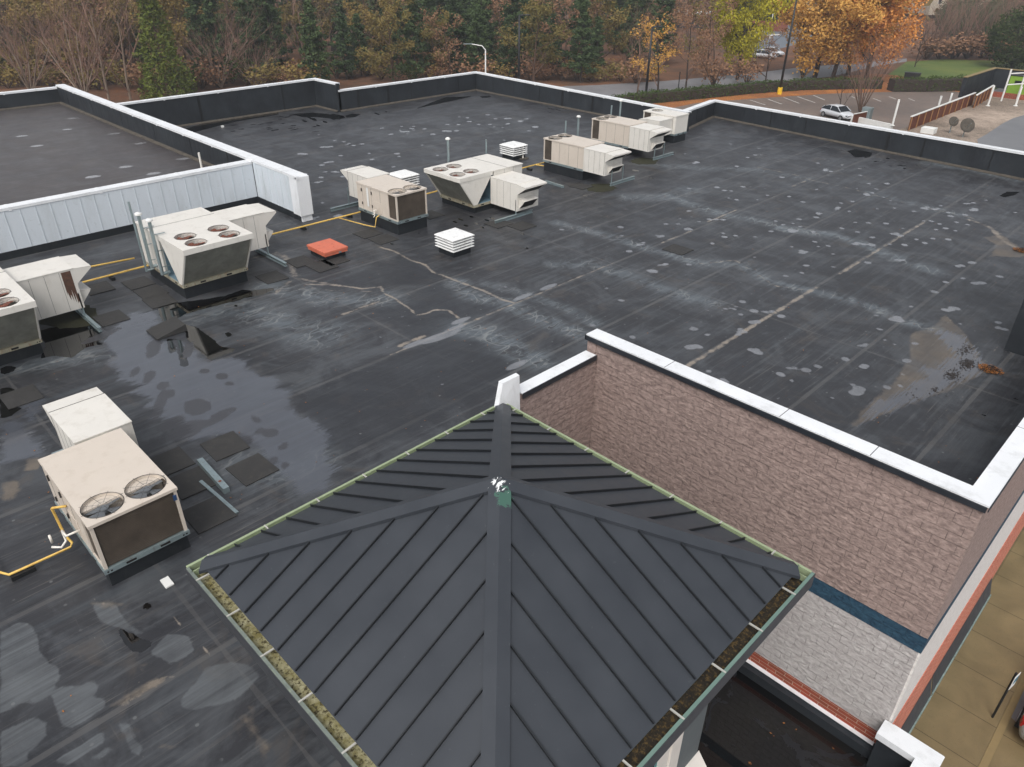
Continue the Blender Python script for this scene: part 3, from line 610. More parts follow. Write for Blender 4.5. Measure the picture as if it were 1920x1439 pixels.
# -- parapets: p0->p1 is the foot of the inner face; the wall thickens to its outer side
def parapet(p0, p1, side, z0, za, zb, th=.28, cop=True, lip=.05, strips=0, zbot=GZ, foot=True, name='parapet', mat='membrane', ext=(0, 0)):
    p0, p1 = Vector((*p0, 0)), Vector((*p1, 0)); d = (p1-p0).normalized(); n = Vector((d.y, -d.x, 0))*side; L = (p1-p0).length
    b = MB(); a0 = p0-d*ext[0]; a1 = p1+d*ext[1]
    def sec(o0, o1, zl, ta, tb):
        q4 = [a0+n*o0, a1+n*o0, a1+n*o1, a0+n*o1]
        return [(v.x, v.y, zl) for v in q4], [(q4[0].x,q4[0].y,ta),(q4[1].x,q4[1].y,tb),(q4[2].x,q4[2].y,tb),(q4[3].x,q4[3].y,ta)]
    lo, hi = sec(0, th, zbot, za-.05, zb-.05); b.hexa(lo, hi)
    mats = [M[mat], M['cant'], M['black']]
    rr = random.Random(int(abs(p0.x*7+p0.y)))
    if strips:
        s_ = rr.uniform(.5, strips)
        while s_ < L-.4:
            zz = za+(zb-za)*s_/L; c = p0+d*s_; wd = rr.choice((.05,.05,.09,.16))
            b.mat(0 if rr.random() < .5 else 2); lo = [c-n*.012, c+d*wd-n*.012, c+d*wd+n*.03, c+n*.03]
            b.hexa([(v.x, v.y, z0+.02) for v in lo], [(v.x, v.y, zz-.10) for v in lo]); s_ += strips*rr.uniform(.75, 1.2)
    if foot:
        b.mat(1); f0, f1 = p0-n*.16, p1-n*.16
        b.add([(p0.x,p0.y,z0+.10),(p1.x,p1.y,z0+.10),(f1.x,f1.y,z0+.012),(f0.x,f0.y,z0+.012)], [(0,1,2,3)])
    o = part(b, name, mats)
    if cop:
        c = MB(); e0 = p0-d*(ext[0]+.0); e1 = p1+d*(ext[1]+.0)
        def cs(o0, o1, k0, k1):
            q4 = [e0+n*o0, e1+n*o0, e1+n*o1, e0+n*o1]
            zz = [za, zb, zb, za]; c.hexa([(v.x, v.y, z_+k0) for v, z_ in zip(q4, zz)], [(v.x, v.y, z_+k1) for v, z_ in zip(q4, zz)])
        cs(-lip, th+lip, -.03, 0); cs(-lip, -lip+.03, -.10, -.032); cs(th+lip-.03, th+lip, -.10, -.032)
        nj = int(L/3); 
        for i in range(1, nj): # slim joint covers
            s_ = L*i/nj; zz = za+(zb-za)*s_/L; v = p0+d*s_
            w4 = [v-n*(lip+.006), v+d*.1-n*(lip+.006), v+d*.1+n*(th+lip+.006), v+n*(th+lip+.006)]
            c.hexa([(u.x,u.y,zz-.13) for u in w4], [(u.x,u.y,zz+.006) for u in w4])
        part(c, 'coping', M['coping'], o)
    return o
parapet((-45.3, 41.25), (-45.3, 28.75), 1, 0, 1.33, 1.36, strips=2.2, ext=(.3, 0))
parapet((-45.3, 28.62), (-48, 28.62), 1, 0, 1.82, 1.80, strips=0, ext=(0,.3))
parapet((-48, 28.6), (-48, 14.9), 1, 0, 1.80, 1.72, strips=3.5)
parapet((-45.28, 41.22), (-26.0, 40.85), -1, 0, 1.34, 1.18, strips=2.4, ext=(0, .3))
parapet((-25.95, 40.87), (-27.05, 46.1), -1, 0, 1.18, 1.06, strips=2.6, th=.3)
parapet((-27.02, 46.07), (-11.3, 44.45), -1, 0, 1.06, 1.24, strips=2.5, ext=(.3, 0))
parapet((-11.3, 44.45), (-1.3, 43.3), -1, 0, 1.24, 1.35, strips=2.5)
parapet((-56, -16), (-56, 14.8), -1, UZ, 1.78, 1.78, strips=3, th=.3, ext=(0,.4))
parapet((-56, 14.79), (-31.3, 14.79), -1, UZ, 1.93, 1.88, th=.42, lip=.04, strips=5)
parapet((-31.3, 14.79), (-26.95, 14.79), -1, UZ, 1.88, 1.87, th=.42, lip=.04, foot=False)
parapet((-30.98, 14.74), (-30.98, -16), -1, UZ, 1.80, 1.80, th=.35, lip=.06)
# front parapet, south side and back outer walls
fb = MB(); fb.box(-1.36, 12.12, 0, -1.10, 23.3, 2.36); fb.box(-1.36, 27.4, 0, -1.10, 43.6, 2.36)
part(fb, 'front_parapet', M['membrane'])
bx = MB(); bx.box(-3.22, 23.36, .0, -1.15, 27.3, 4.3); bx.mat(1).box(-3.225, 23.3, 2.1, -3.19, 23.36, 2.13)
part(bx, 'tall_parapet_box', [M['membrane'], M['galv']])
fm = MB(); fm.box(-3.28, 23.28, 4.3, -1.0, 27.4, 4.38); part(fm, 'coping', M['coping'])
# white ribbed panels on the step between the two roofs
def ribbed(mb, a, b_, n, z0, z1, pitch=.50, t=.03):
    a, b_ = Vector((*a, 0)), Vector((*b_, 0)); d = (b_-a).normalized(); n = Vector((*n, 0)); L = (b_-a).length
    w4 = [a, b_, b_+n*t, a+n*t]; mb.hexa([(v.x,v.y,z0) for v in w4], [(v.x,v.y,z1) for v in w4])
    s_ = pitch*.5
    while s_ < L-.02:
        c = a+d*s_+n*t; w4 = [c-d*.009, c+d*.009, c+d*.009+n*.016, c-d*.009+n*.016]
        mb.hexa([(v.x,v.y,z0+.002) for v in w4], [(v.x,v.y,z1-.002) for v in w4]); s_ += pitch
pw = MB(); ribbed(pw, (-30.62, -16), (-30.62, 14.745), (1, 0), .28, 1.69)
ribbed(pw, (-30.55, 14.785), (-27.5, 14.785), (0, -1), .28, 1.76)
pw.mat(1).box(-30.63,-16,0,-30.605,14.78,.28); pw.box(-30.6,14.765,0,-27.0,14.79,.28)
pnl = part(pw, 'white_panel_wall', [M['panel'], M['curb']])
pe = MB(); pe.box(-27.48, 14.70, .26, -27.0, 14.78, 1.78); pe.box(-26.99, 14.68, .26, -26.87, 15.26, 1.84); pe.box(-27.02,14.76,0,-26.93,15.22,.25); pe.box(-27.5,14.68,1.78,-26.84,14.784,1.90)
part(pe, 'white_end_trim', M['coping'])
# rock faced block walls above the entrance canopy
def bands(mb, fn, zs):
    for i, (z0, z1, k) in enumerate(zs): mb.mat(k); fn(mb, z0, z1)
ZB = [(-.785, 2.30, 0), (-1.19, -.785, 1), (-3.66, -1.19, 2), (-4.35, -3.66, 3)]
stone = [M['stone_brown'], M['stone_blue'], M['stone_white'], M['brick']]
sw = MB(); bands(sw, lambda m, a, b: m.box(-9.05, 11.80, a, -1.10, 12.1, b), ZB)
part(sw, 'block_wall', stone)
sb = MB(); bands(sb, lambda m, a, b: m.box(-9.26, 8.9, a, -9.02, 11.79, min(b, 1.9)), [ZB[0], ZB[1], (-4.35,-1.19,2)])
part(sb, 'block_wall', stone)
ZC = [(-.785, 2.30, 0), (-1.19, -.785, 1), (-3.66, -1.19, 2)]
sc = MB(); bands(sc, lambda m, a, b: m.box(-1.099, 11.81, a, -1.055-.004*(a < -1), 44, b), ZC)
sc.mat(3).box(-1.099, 11.81, -6.2, -1.045, 44, -3.66); sc.mat(4).box(-1.3, 11.9, GZ, -1.12, 44, -6.2); sc.mat(5).box(-1.12, 12.2, GZ+.3, -1.09, 43, -6.22)
part(sc, 'street_front', [M['stone_brown'], M['stone_blue'], M['stone_white_front'], M['brick_front'], M['facade'], M['glass']])
cp = MB(); cp.mat(0)
cp.box(-9.32, 11.74, 2.37, -1.36, 12.12, 2.40); cp.box(-1.36, 11.74, 2.368, -1.0, 44, 2.402)
cp.mat(1).box(-9.34, 11.72, 2.26, -1.02, 11.74, 2.367); cp.box(-9.34, 11.72, 2.26, -9.32, 12.14, 2.367); cp.box(-1.0, 11.72, 2.30, -.985, 44, 2.366)
for x_ in (-7.2,-4.6,-2.9): cp.mat(2).box(x_, 11.738, 2.4, x_+.012, 12.122, 2.402)
for y_ in (14.6, 17.4, 20.2): cp.mat(2).box(-1.362, y_, 2.402, -.998, y_+.012, 2.404)
part(cp, 'coping', [M['coping'], M['coping_edge'], M['guard']])
cp = MB(); cp.box(-9.30, 9.35, 1.96, -8.99, 11.735, 1.985); cp.mat(1).box(-8.99, 9.35, 1.86, -8.97, 11.735, 1.985)
part(cp, 'coping', [M['coping'], M['coping_edge']])
stub = MB(); bands(stub, lambda m, a, b: m.box(-9.30, 11.78, a, -9.055, 12.12, b), [(-.2, 2.30, 0)])
part(stub, 'block_wall', stone)
pr_ = MB(); A0 = gx(943,719,-9.0); A1 = gx(974,704,-9.0); B1 = gx(975,769,-8.92); B0 = gx(934,769,-8.92)
pr_.hexa([B0, B1, B1+Vector((-.12,0,0)), B0+Vector((-.12,0,0))], [A0, A1, A1+Vector((-.12,.02,0)), A0+Vector((-.12,0,0))])
pier = part(pr_, 'white_wall_end', M['coping'])
# outer walls seen only from elsewhere
ow = MB(); ow.box(-4.55,-16,GZ,-4.5,2.9,-.02); ow.box(-56,-16.1,GZ,-4.5,-16,-.02); part(ow, 'outer_wall', M['facade'])
# entrance canopy: low black roof with white coping
cn = MB(); cn.box(-9.0, 2.0, -4.6, -3.3, 11.79, -4.30); cn.box(-3.3, -1.5, -4.6, -.15, 11.79, -4.30)
part(cn, 'canopy_roof', M['canopy'])
cu = MB(); cu.box(-9.0, 11.60, -4.30, -1.1, 11.80, -4.06); cu.box(-9.0, 11.72, -4.06, -1.15, 11.795, -4.01); cu.mat(1).box(-9.0, 11.71, -4.008, -1.18, 11.80, -3.992)
cu.mat(0).box(-1.12, 11.42, -4.30, -.12, 11.70, -3.24); cu.box(-.36, -1.5, -4.30, -.12, 11.42, -3.24)
part(cu, 'canopy_upstand', [M['membrane'], M['coping']])
cc = MB(); cc.box(-1.16, 11.38, -3.235, -.06, 11.78, -3.2); cc.box(-.44, -1.5, -3.235, -.058, 11.378, -3.203); cc.box(-.06,-1.5,-3.36,-.045,11.79,-3.203); cc.box(-1.0,11.78,-3.36,-.06,11.795,-3.2); cc.box(-1.16,11.365,-3.36,-.44,11.379,-3.2)
part(cc, 'canopy_coping', M['coping'])
cw = MB(); cw.box(-.36,-1.5,-5.0,-.10,11.75,-4.61); cw.box(-.42,10.9,GZ,-.12,11.3,-5.0); cw.box(-.42,4,GZ,-.12,4.4,-5.0); part(cw, 'canopy_fascia', M['facade'])
# awnings on the street front
for i, (y0, y1, zz) in enumerate(((12.0, 14.2, -5.92), (14.25, 16.2, -5.86), (16.25, 21.0, -5.80))):
    a = MB(); a.hexa([(-1.04,y0,zz-.06),(-.90,y0,zz-.66),(-.90,y1,zz-.66),(-1.04,y1,zz-.06)], [(-1.04,y0,zz),(-.90,y0,zz-.6),(-.90,y1,zz-.6),(-1.04,y1,zz)])
    a.mat(1).box(-.90, y0, zz-.72, -.87, y1, zz-.59)
    part(a, 'awning', [M['awning'], M['awning_edge']])
# ---------------------------------------------------------------- hip roofed tower
tw = thing('entrance_tower', 'square entrance tower with dark grey standing seam pyramid roof and green gutters', 'tower', (-5.69, 5.58, GZ))
EZ = 2.0; x0, x1, y0, y1 = -8.93, -2.61, 2.43, 8.73; AP = Vector((-5.77, 5.58, 3.62))
cor = [Vector((x0,y0,EZ)), Vector((x1,y0,EZ)), Vector((x1,y1,EZ)), Vector((x0,y1,EZ))]
for i in range(4):
    a, b_ = cor[i], cor[(i+1)%4]; n = (b_-a).cross(AP-a).normalized(); m = MB()
    m.extr([a, b_, AP], -n*.03)
    L = (b_-a).length; d = (b_-a).normalized(); foot = a+d*((AP-a).dot(d)); up = (AP-foot); H_ = up.length; u = up/H_
    s0 = (AP-a).dot(d); s_ = s0-.05-.442*20
    m.mat(1)
    while s_ < L-.12:
        if s_ > .12:
            f = s_/s0 if s_ < s0 else (L-s_)/(L-s0); hh = H_*f-.02
            st_ = a+d*s_+n*.02+u*.02
            if hh > .15: m.bar(st_, st_+u*(hh-.03), .016, .042, n)
        s_ += .442
    part(m, 'roof_slope', [M['hip'], M['seam']], tw)
for i, c in enumerate(cor):
    n1 = (cor[(i+1)%4]-c).normalized(); n2 = (cor[i-1]-c).normalized(); d = (AP-c).normalized()
    lat = (n1-n2).normalized(); wd = .158; up = Vector((0,0,1)); L0 = c+d*.03; L1 = AP+Vector((0,0,.012))
    drop = -up*wd*.42; h0 = up*.062
    m = MB(); m.add([L0+h0, L1+h0, L1+lat*wd+drop+h0, L0+lat*wd+drop+h0, L0-lat*wd+drop+h0, L1-lat*wd+drop+h0,
                     L1+lat*wd+drop+h0*.1, L0+lat*wd+drop+h0*.1, L0-lat*wd+drop+h0*.1, L1-lat*wd+drop+h0*.1],
                    [(0,1,2,3),(1,0,4,5),(3,2,6,7),(5,4,8,9),(0,3,7,8,4)])
    part(m, 'hip_cap', M['hip'], tw)
m = MB(); m.cyl(AP.x, AP.y, AP.z+.02, AP.z+.075, .09, 12, .03); part(m, 'apex_cap', M['hip'], tw)
OX0, OX1, OY0, OY1 = -9.04, -2.43, 2.26, 8.84
def gutter(ax, fixed_in, fixed_out, a, b_, bed, edge, nst):
    g_ = MB(); s = 1 if fixed_out > fixed_in else -1
    def bx_(u0, u1, z0, z1, e0=0, e1=0):
        if ax == 'x': g_.box(u0, a-e0, z0, u1, b_+e1, z1)
        else: g_.box(a-e0, u0, z0, b_+e1, u1, z1)
    g_.mat(0); bx_(fixed_in-s*.05, fixed_out, 1.865, 1.875)
    g_.mat(1); bx_(fixed_out-s*.024, fixed_out+s*.022, 1.85, 1.985); bx_(fixed_in-s*.055, fixed_in-s*.04, 1.865, 1.985)
    g_.mat(2); bx_(fixed_out+s*.0225, fixed_out+s*.03, 1.72, 1.978); bx_(fixed_in-s*.05, fixed_out+s*.022, 1.72, 1.862)
    o = part(g_, 'gutter', [bed, edge, M['awning']], tw)
    for i in range(nst):
        t_ = a+(b_-a)*(i+.35)/nst; k_ = MB()
        if ax == 'x': k_.box(fixed_in-s*.03, t_, 1.974, fixed_out+s*.02, t_+.024, 1.992)
        else: k_.box(t_, fixed_in-s*.03, 1.974, t_+.024, fixed_out+s*.02, 1.992)
        part(k_, 'gutter_strap', M['strap'], o)
    return o
gutter('x', x0, OX0, OY0, OY1, M['gutter_green'], M['gutter_green'], 7)
gutter('y', y1, OY1, OX0+.03, OX1-.03, M['gutter_green'], M['gutter_green'], 7)
gutter('x', x1, OX1, OY0, OY1, M['moss_dark'], M['gutter_teal'], 7)
gutter('y', y0, OY0, OX0+.03, OX1-.03, M['moss_light'], M['gutter_grey'], 7)
m = MB(); m.box(-8.4, 2.95, -.02, -3.28, 8.2, 1.86); m.box(-8.39, 8.0, -4.30, -3.28, 8.2, -.02); m.box(-3.5, 2.95, GZ, -3.28, 8.0, -.02)
m.box(-8.9,2.5,1.80,-2.6,8.7,1.862)
twall = part(m, 'wall', M['stucco'], tw)
def gyz(px, py): v = gx(px, py, -3.28); return v.y, v.z
m = MB(); yy = gyz(1262, 1400)[0]
m.box(-3.279, yy-.18, -3.4, -3.20, yy+.12, -.15); m.box(-3.279, yy-.52, -3.4, -3.235, yy-.18, -.15)
m.box(-3.279, yy-2.8, -.5, -3.20, yy+.12, -.15)
part(m, 'window_surround', M['trim'], tw)
m = MB(); m.box(-3.279, yy-2.4, -3.4, -3.25, yy-.52, -.5); win = part(m, 'window', M['teal'], tw)
m = MB(); m.box(-3.249, yy-2.3, -3.3, -3.243, yy-1.55, -.6); m.box(-3.249, yy-1.45, -3.3, -3.243, yy-.62, -.6); part(m, 'pane', M['glass'], win)
m = MB(); m.hexa([(-3.28, 5.0, -3.25), (-2.95, 5.0, -3.25), (-2.95, 8.12, -3.25), (-3.28, 8.26, -3.25)], [(-3.28, 5.0, -2.75), (-2.95, 5.0, -2.85), (-2.95, 8.12, -2.85), (-3.28, 8.26, -2.72)])
part(m, 'white_ledge', M['trim'], tw)
# ---------------------------------------------------------------- rooftop air handling units
def zat(px, py, x, y):
    d = ray(px, py); t = math.hypot(x, y)/math.hypot(d.x, d.y); return H+d.z*t
def holed_plate(mb, x0, x1, y0, y1, zt, th, holes, r):
    """top plate with round fan openings; holes sorted into one cell each along x then y"""
    xs = sorted(set(round(h[0], 3) for h in holes)); ys = sorted(set(round(h[1], 3) for h in holes))
    cx = [xs[0]-r-.06]+[(xs[i]+xs[i+1])/2 for i in range(len(xs)-1)]+[min(xs[-1]+r+.06, x1)]
    cy = [y0]+[(ys[i]+ys[i+1])/2 for i in range(len(ys)-1)]+[y1]
    def rect(a, b, c, d):
        if b-a > .001 and d-c > .001: mb.face([(a,c,zt),(b,c,zt),(b,d,zt),(a,d,zt)])
    rect(x0, cx[0], y0, y1); rect(cx[-1], x1, y0, y1)
    for i, hx in enumerate(xs):
        for j, hy in enumerate(ys):
            a, b, c, d = cx[i], cx[i+1], cy[j], cy[j+1]
            angs = sorted([2*math.pi*k/32 for k in range(32)]+[math.atan2(v-hy, u-hx) % (2*math.pi) for u in (a, b) for v in (c, d)])
            outer = []
            for an in angs:
                dx, dy = math.cos(an), math.sin(an); ts = []
                if dx > 1e-6: ts.append((b-hx)/dx)
                if dx < -1e-6: ts.append((a-hx)/dx)
                if dy > 1e-6: ts.append((d-hy)/dy)
                if dy < -1e-6: ts.append((c-hy)/dy)
                t_ = min(ts); outer.append((hx+dx*t_, hy+dy*t_, zt))
            inner = [(hx+r*math.cos(an), hy+r*math.sin(an), zt) for an in angs]; low = [(p[0], p[1], zt-.14) for p in inner]
            n = len(angs); mb.add(outer+inner+low, [(k,(k+1)%n,n+(k+1)%n,n+k) for k in range(n)]+[(n+k,n+(k+1)%n,2*n+(k+1)%n,2*n+k) for k in range(n)])
    for (a, b), (c, d) in (((x0,y0),(x1,y0)), ((x1,y0),(x1,y1)), ((x1,y1),(x0,y1)), ((x0,y1),(x0,y0))):
        mb.face([(a,b,zt-th),(c,d,zt-th),(c,d,zt),(a,b,zt)])
def fan(parent, x, y, z, r, mat, spokes=8):
    b = MB(); ph = random.uniform(0, 1)
    for k in range(4):
        a = ph+k*math.pi/2
        p = [(x+rr*math.cos(a+da), y+rr*math.sin(a+da), z-.09+dz) for rr, da, dz in ((.08,0,.0),(r*.5,-.06,.012),(r*.93,-.1,.02),(r*.97,.4,-.005),(r*.93,.95,-.04),(r*.5,1.0,-.03),(.08,1.1,-.02))]
        b.face(p)
    b.cyl(x, y, z-.16, z-.06, .085, 14)
    f = b.build('fan', mat, parent)
    g_ = MB()
    for q_ in (r*.98, r*.72, r*.46, r*.22):
        pts = [(x+q_*math.cos(2*math.pi*k/24), y+q_*math.sin(2*math.pi*k/24), z+.006) for k in range(25)]; g_.tube(pts, .0022 if q_ < r*.95 else .007, 4, cap=False)
    for k in range(spokes):
        a = 2*math.pi*k/spokes+.2; g_.tube([(x+.05*math.cos(a), y+.05*math.sin(a), z+.01), (x+(r+.03)*math.cos(a), y+(r+.03)*math.sin(a), z+.008)], .0035, 4)
    g_.build('fan_guard', M['guard'], f)
def base_rail(b, x0, x1, y0, y1, z0, z1):
    b.box(x0, y0, z0, x1, y1, z1)
    b.mat(1)
    for xx in np.linspace(x0+.5, x1-.5, max(2, int((x1-x0)/1.1))):
        for yy, s in ((y0, -1), (y1, 1)): b.box(xx-.09, yy, z0+.025, xx+.09, yy+s*.003, z1-.03)
    for yy in (y0+(y1-y0)*.3, y0+(y1-y0)*.7):
        for xx, s in ((x0, -1), (x1, 1)): b.box(xx, yy-.09, z0+.025, xx+s*.003, yy+.09, z1-.03)
    for xx, s in ((x1, 1), (x0, -1)):
        for yy in (y0+.06, y0+.12, y1-.06, y1-.12): b.box(xx, yy-.016, z0+.03, xx+s*.003, yy+.016, z0+.06)
    b.mat(0)
def intake(parent, x0, x1, y0, y1, z0, z1, sx, hood=.48, front='y', mat='cream_metal', relief=True, seams=3):
    """side box with rain hood: box from x0 to x1 (x1 is the hood end, sx its sign)"""
    lo, hi = min(x0, x1), max(x0, x1)
    b = MB(); b.box(lo, y0, z0, hi, y1, z1); b.box(lo-.012, y0-.012, z1, hi+.012, y1+.012, z1+.025)
    for i in range(1, seams+1):
        xx = lo+(hi-lo)*i/(seams+1)
        for yy, s in ((y0, -1), (y1, 1)): b.mat(1).box(xx-.004, yy, z0+.03, xx+.004, yy+s*.003, z1-.02)
    b.mat(1).box(x1-sx*.05, y0-.004, z0+.02, x1-sx*.035, y0, z1-.01); b.box(x1-sx*.05, y1, z0+.02, x1-sx*.035, y1+.004, z1-.01); b.box(x1-sx*.012, y0-.012, z1+.0255, x1+sx*.004, y1+.012, z1+.03)
    b.mat(0); ob = b.build('intake_box', [M[mat], M['guard']], parent, bevel=.006)
    h = MB(); e = x1+sx*hood; za = z1+.0; zb = z1-.03; zc = z0+(z1-z0)*.62
    pr3 = [(x1, y0, za), (e, y0, zb), (e, y0, zb-.06), (x1, y0, zc)]
    h.extr(pr3, (0, .012, 0)); h.extr([(p[0], y1-.012, p[2]) for p in pr3], (0, .012, 0))
    h.extr([(x1, y0-.005, za+.006), (e+sx*.01, y0-.005, zb+.006), (e+sx*.01, y0-.005, zb-.06), (e, y0-.005, zb-.06), (e, y0-.005, zb-.004), (x1, y0-.005, za-.006)], (0, y1-y0+.01, 0))
    h.mat(1).add([(x1+sx*.004, y0+.012, zc+.01), (e-sx*.02, y0+.012, zb-.05), (e-sx*.02, y1-.012, zb-.05), (x1+sx*.004, y1-.012, zc+.01)], [(0,1,2,3)])
    h.mat(0).build('rain_hood', [M[mat], M['dark_in']], ob)
    if relief:
        h = MB(); zt = z0+(z1-z0)*.42; ym = y0+(y1-y0)*.15; yn = y0+(y1-y0)*.8; e2 = x1+sx*.24
        pr3 = [(x1, ym, zt), (e2, ym, zt-.06), (e2, ym, zt-.10), (x1, ym, z0+.05)]
        h.extr(pr3, (0, .01, 0)); h.extr([(p[0], yn-.01, p[2]) for p in pr3], (0, .01, 0)); h.extr([(x1, ym, zt+.005), (e2+sx*.03, ym, zt-.055), (e2+sx*.03, ym, zt-.065), (x1, ym, zt-.01)], (0, yn-ym, 0))
        h.mat(1).add([(x1+sx*.003, ym+.01, z0+.07), (e2-sx*.01, ym+.01, zt-.09), (e2-sx*.01, yn-.01, zt-.09), (x1+sx*.003, yn-.01, z0+.07)], [(0,1,2,3)])
        h.mat(0).build('relief_hood', [M[mat], M['dark_in']], ob)
    return ob
def support(parent, x, y0, y1, zt, post_y, along='y'):
    b = MB()
    if along == 'y': b.box(x-.05, y0, .0, x+.05, y1, .02); b.box(x-.012, y0, .02, x+.012, y1, .12); b.box(x-.05, y0, .12, x+.05, y1, .14)
    else: b.box(y0, x-.05, .0, y1, x+.05, .02); b.box(y0, x-.012, .02, y1, x+.012, .12); b.box(y0, x-.05, .12, y1, x+.05, .14)
    o = b.build('support_rail', M['galv'], parent)
    for p in post_y:
        c = MB()
        if along == 'y': c.box(x-.02, p-.02, .14, x+.02, p+.02, zt)
        else: c.box(p-.02, x-.02, .14, p+.02, x+.02, zt)
        c.build('post', M['galv'], o)
def box_unit(label, loc, rz, zr=.33, zt=1.45, Lh=1.33, Wh=.77, fans=((.9,-.37),(.9,.37)), fr=.355, fmat='fan_grey', coilc='coil_brown',
             ib=(-1.46, -2.98, -.08, 1.02), hood=.48, mat='tan_metal', rail=True, imat='cream_metal', group='box shaped air units on the roof'):
    t = thing('rooftop_air_unit', label, 'rooftop air unit', loc, rz, group)
    b = MB(); b.box(-Lh+.05, -Wh+.05, 0, Lh-.05, Wh-.05, zr); b.build('curb', M['curb'], t)
    b = MB(); base_rail(b, -Lh, Lh, -Wh, Wh, zr, zr+.10); b.build('base_rail', [M['galv'], M['dark_in']], t)
    z0 = zr+.102; cx = Lh-.55
    b = MB(); b.box(-Lh+.02, -Wh+.02, z0, cx, Wh-.02, zt-.06)
    for yy in (-Wh+.02, Wh-.08): b.box(Lh-.08, yy, z0, Lh-.02, yy+.06, zt-.06)
    b.box(cx, -Wh+.02, z0, Lh-.08, -Wh+.05, z0+.04); b.box(cx, Wh-.05, z0, Lh-.08, Wh-.02, z0+.04)
    b.mat(1)
    for xx in (-.95, -.35, .25):
        if xx < cx-.1:
            for yy, s in ((-Wh+.02, -1), (Wh-.02, 1)): b.box(xx-.005, yy, z0+.02, xx+.005, yy+s*.003, zt-.08)
    for xx in (-.98, -.30): b.box(xx-.03, -Wh+.02, zt-.32, xx+.01, -Wh-.01, zt-.20); b.box(xx-.03, -Wh+.02, z0+.2, xx+.01, -Wh-.01, z0+.3)
    cab = b.mat(0).build('cabinet', [M[mat], M['guard']], t, bevel=.006)
    b = MB(); b.box(-.15, -Wh+.019, z0+.06, .35, -Wh+.008, z0+.5); b.build('access_panel', M[mat], cab, bevel=.004)
    b = MB(); b.box(Lh-.14, -Wh+.09, z0+.02, Lh-.045, Wh-.09, zt-.07); b.build('coil', M[coilc], t)
    b = MB(); b.box(cx+.01, -Wh+.045, z0+.05, Lh-.09, -Wh+.09, zt-.07); b.build('coil', M[coilc], t)
    b = MB(); b.box(cx+.01, Wh-.09, z0+.05, Lh-.09, Wh-.045, zt-.07); b.build('coil', M[coilc], t)
    b = MB(); holed_plate(b, -Lh, Lh, -Wh, Wh, zt, .06, fans, fr)
    b.mat(1).box(cx+.05, -Wh+.1, zt-.5, Lh-.16, Wh-.1, zt-.49)
    top = b.mat(0).build('top_panel', [M[mat] if imat == mat or True else None, M['dark_in']], t)
    for fx, fy in fans: fan(t, fx, fy, zt, fr, M[fmat])
    if ib:
        x0_, x1_, ya, yb = ib; intake(t, x0_, x1_, ya, yb, zr+.08, zt-.04, -1, hood, mat=imat)
        b = MB(); b.box(x0_, ya+.05, zr+.15, -Lh+.02, min(yb, Wh)-.05, zt-.12); b.build('duct_collar', M[imat], t)
        if rail: support(t, x1_-.1, ya-.95, ya+.92, zr+.4, (ya+.0, ya+.85))
    return t
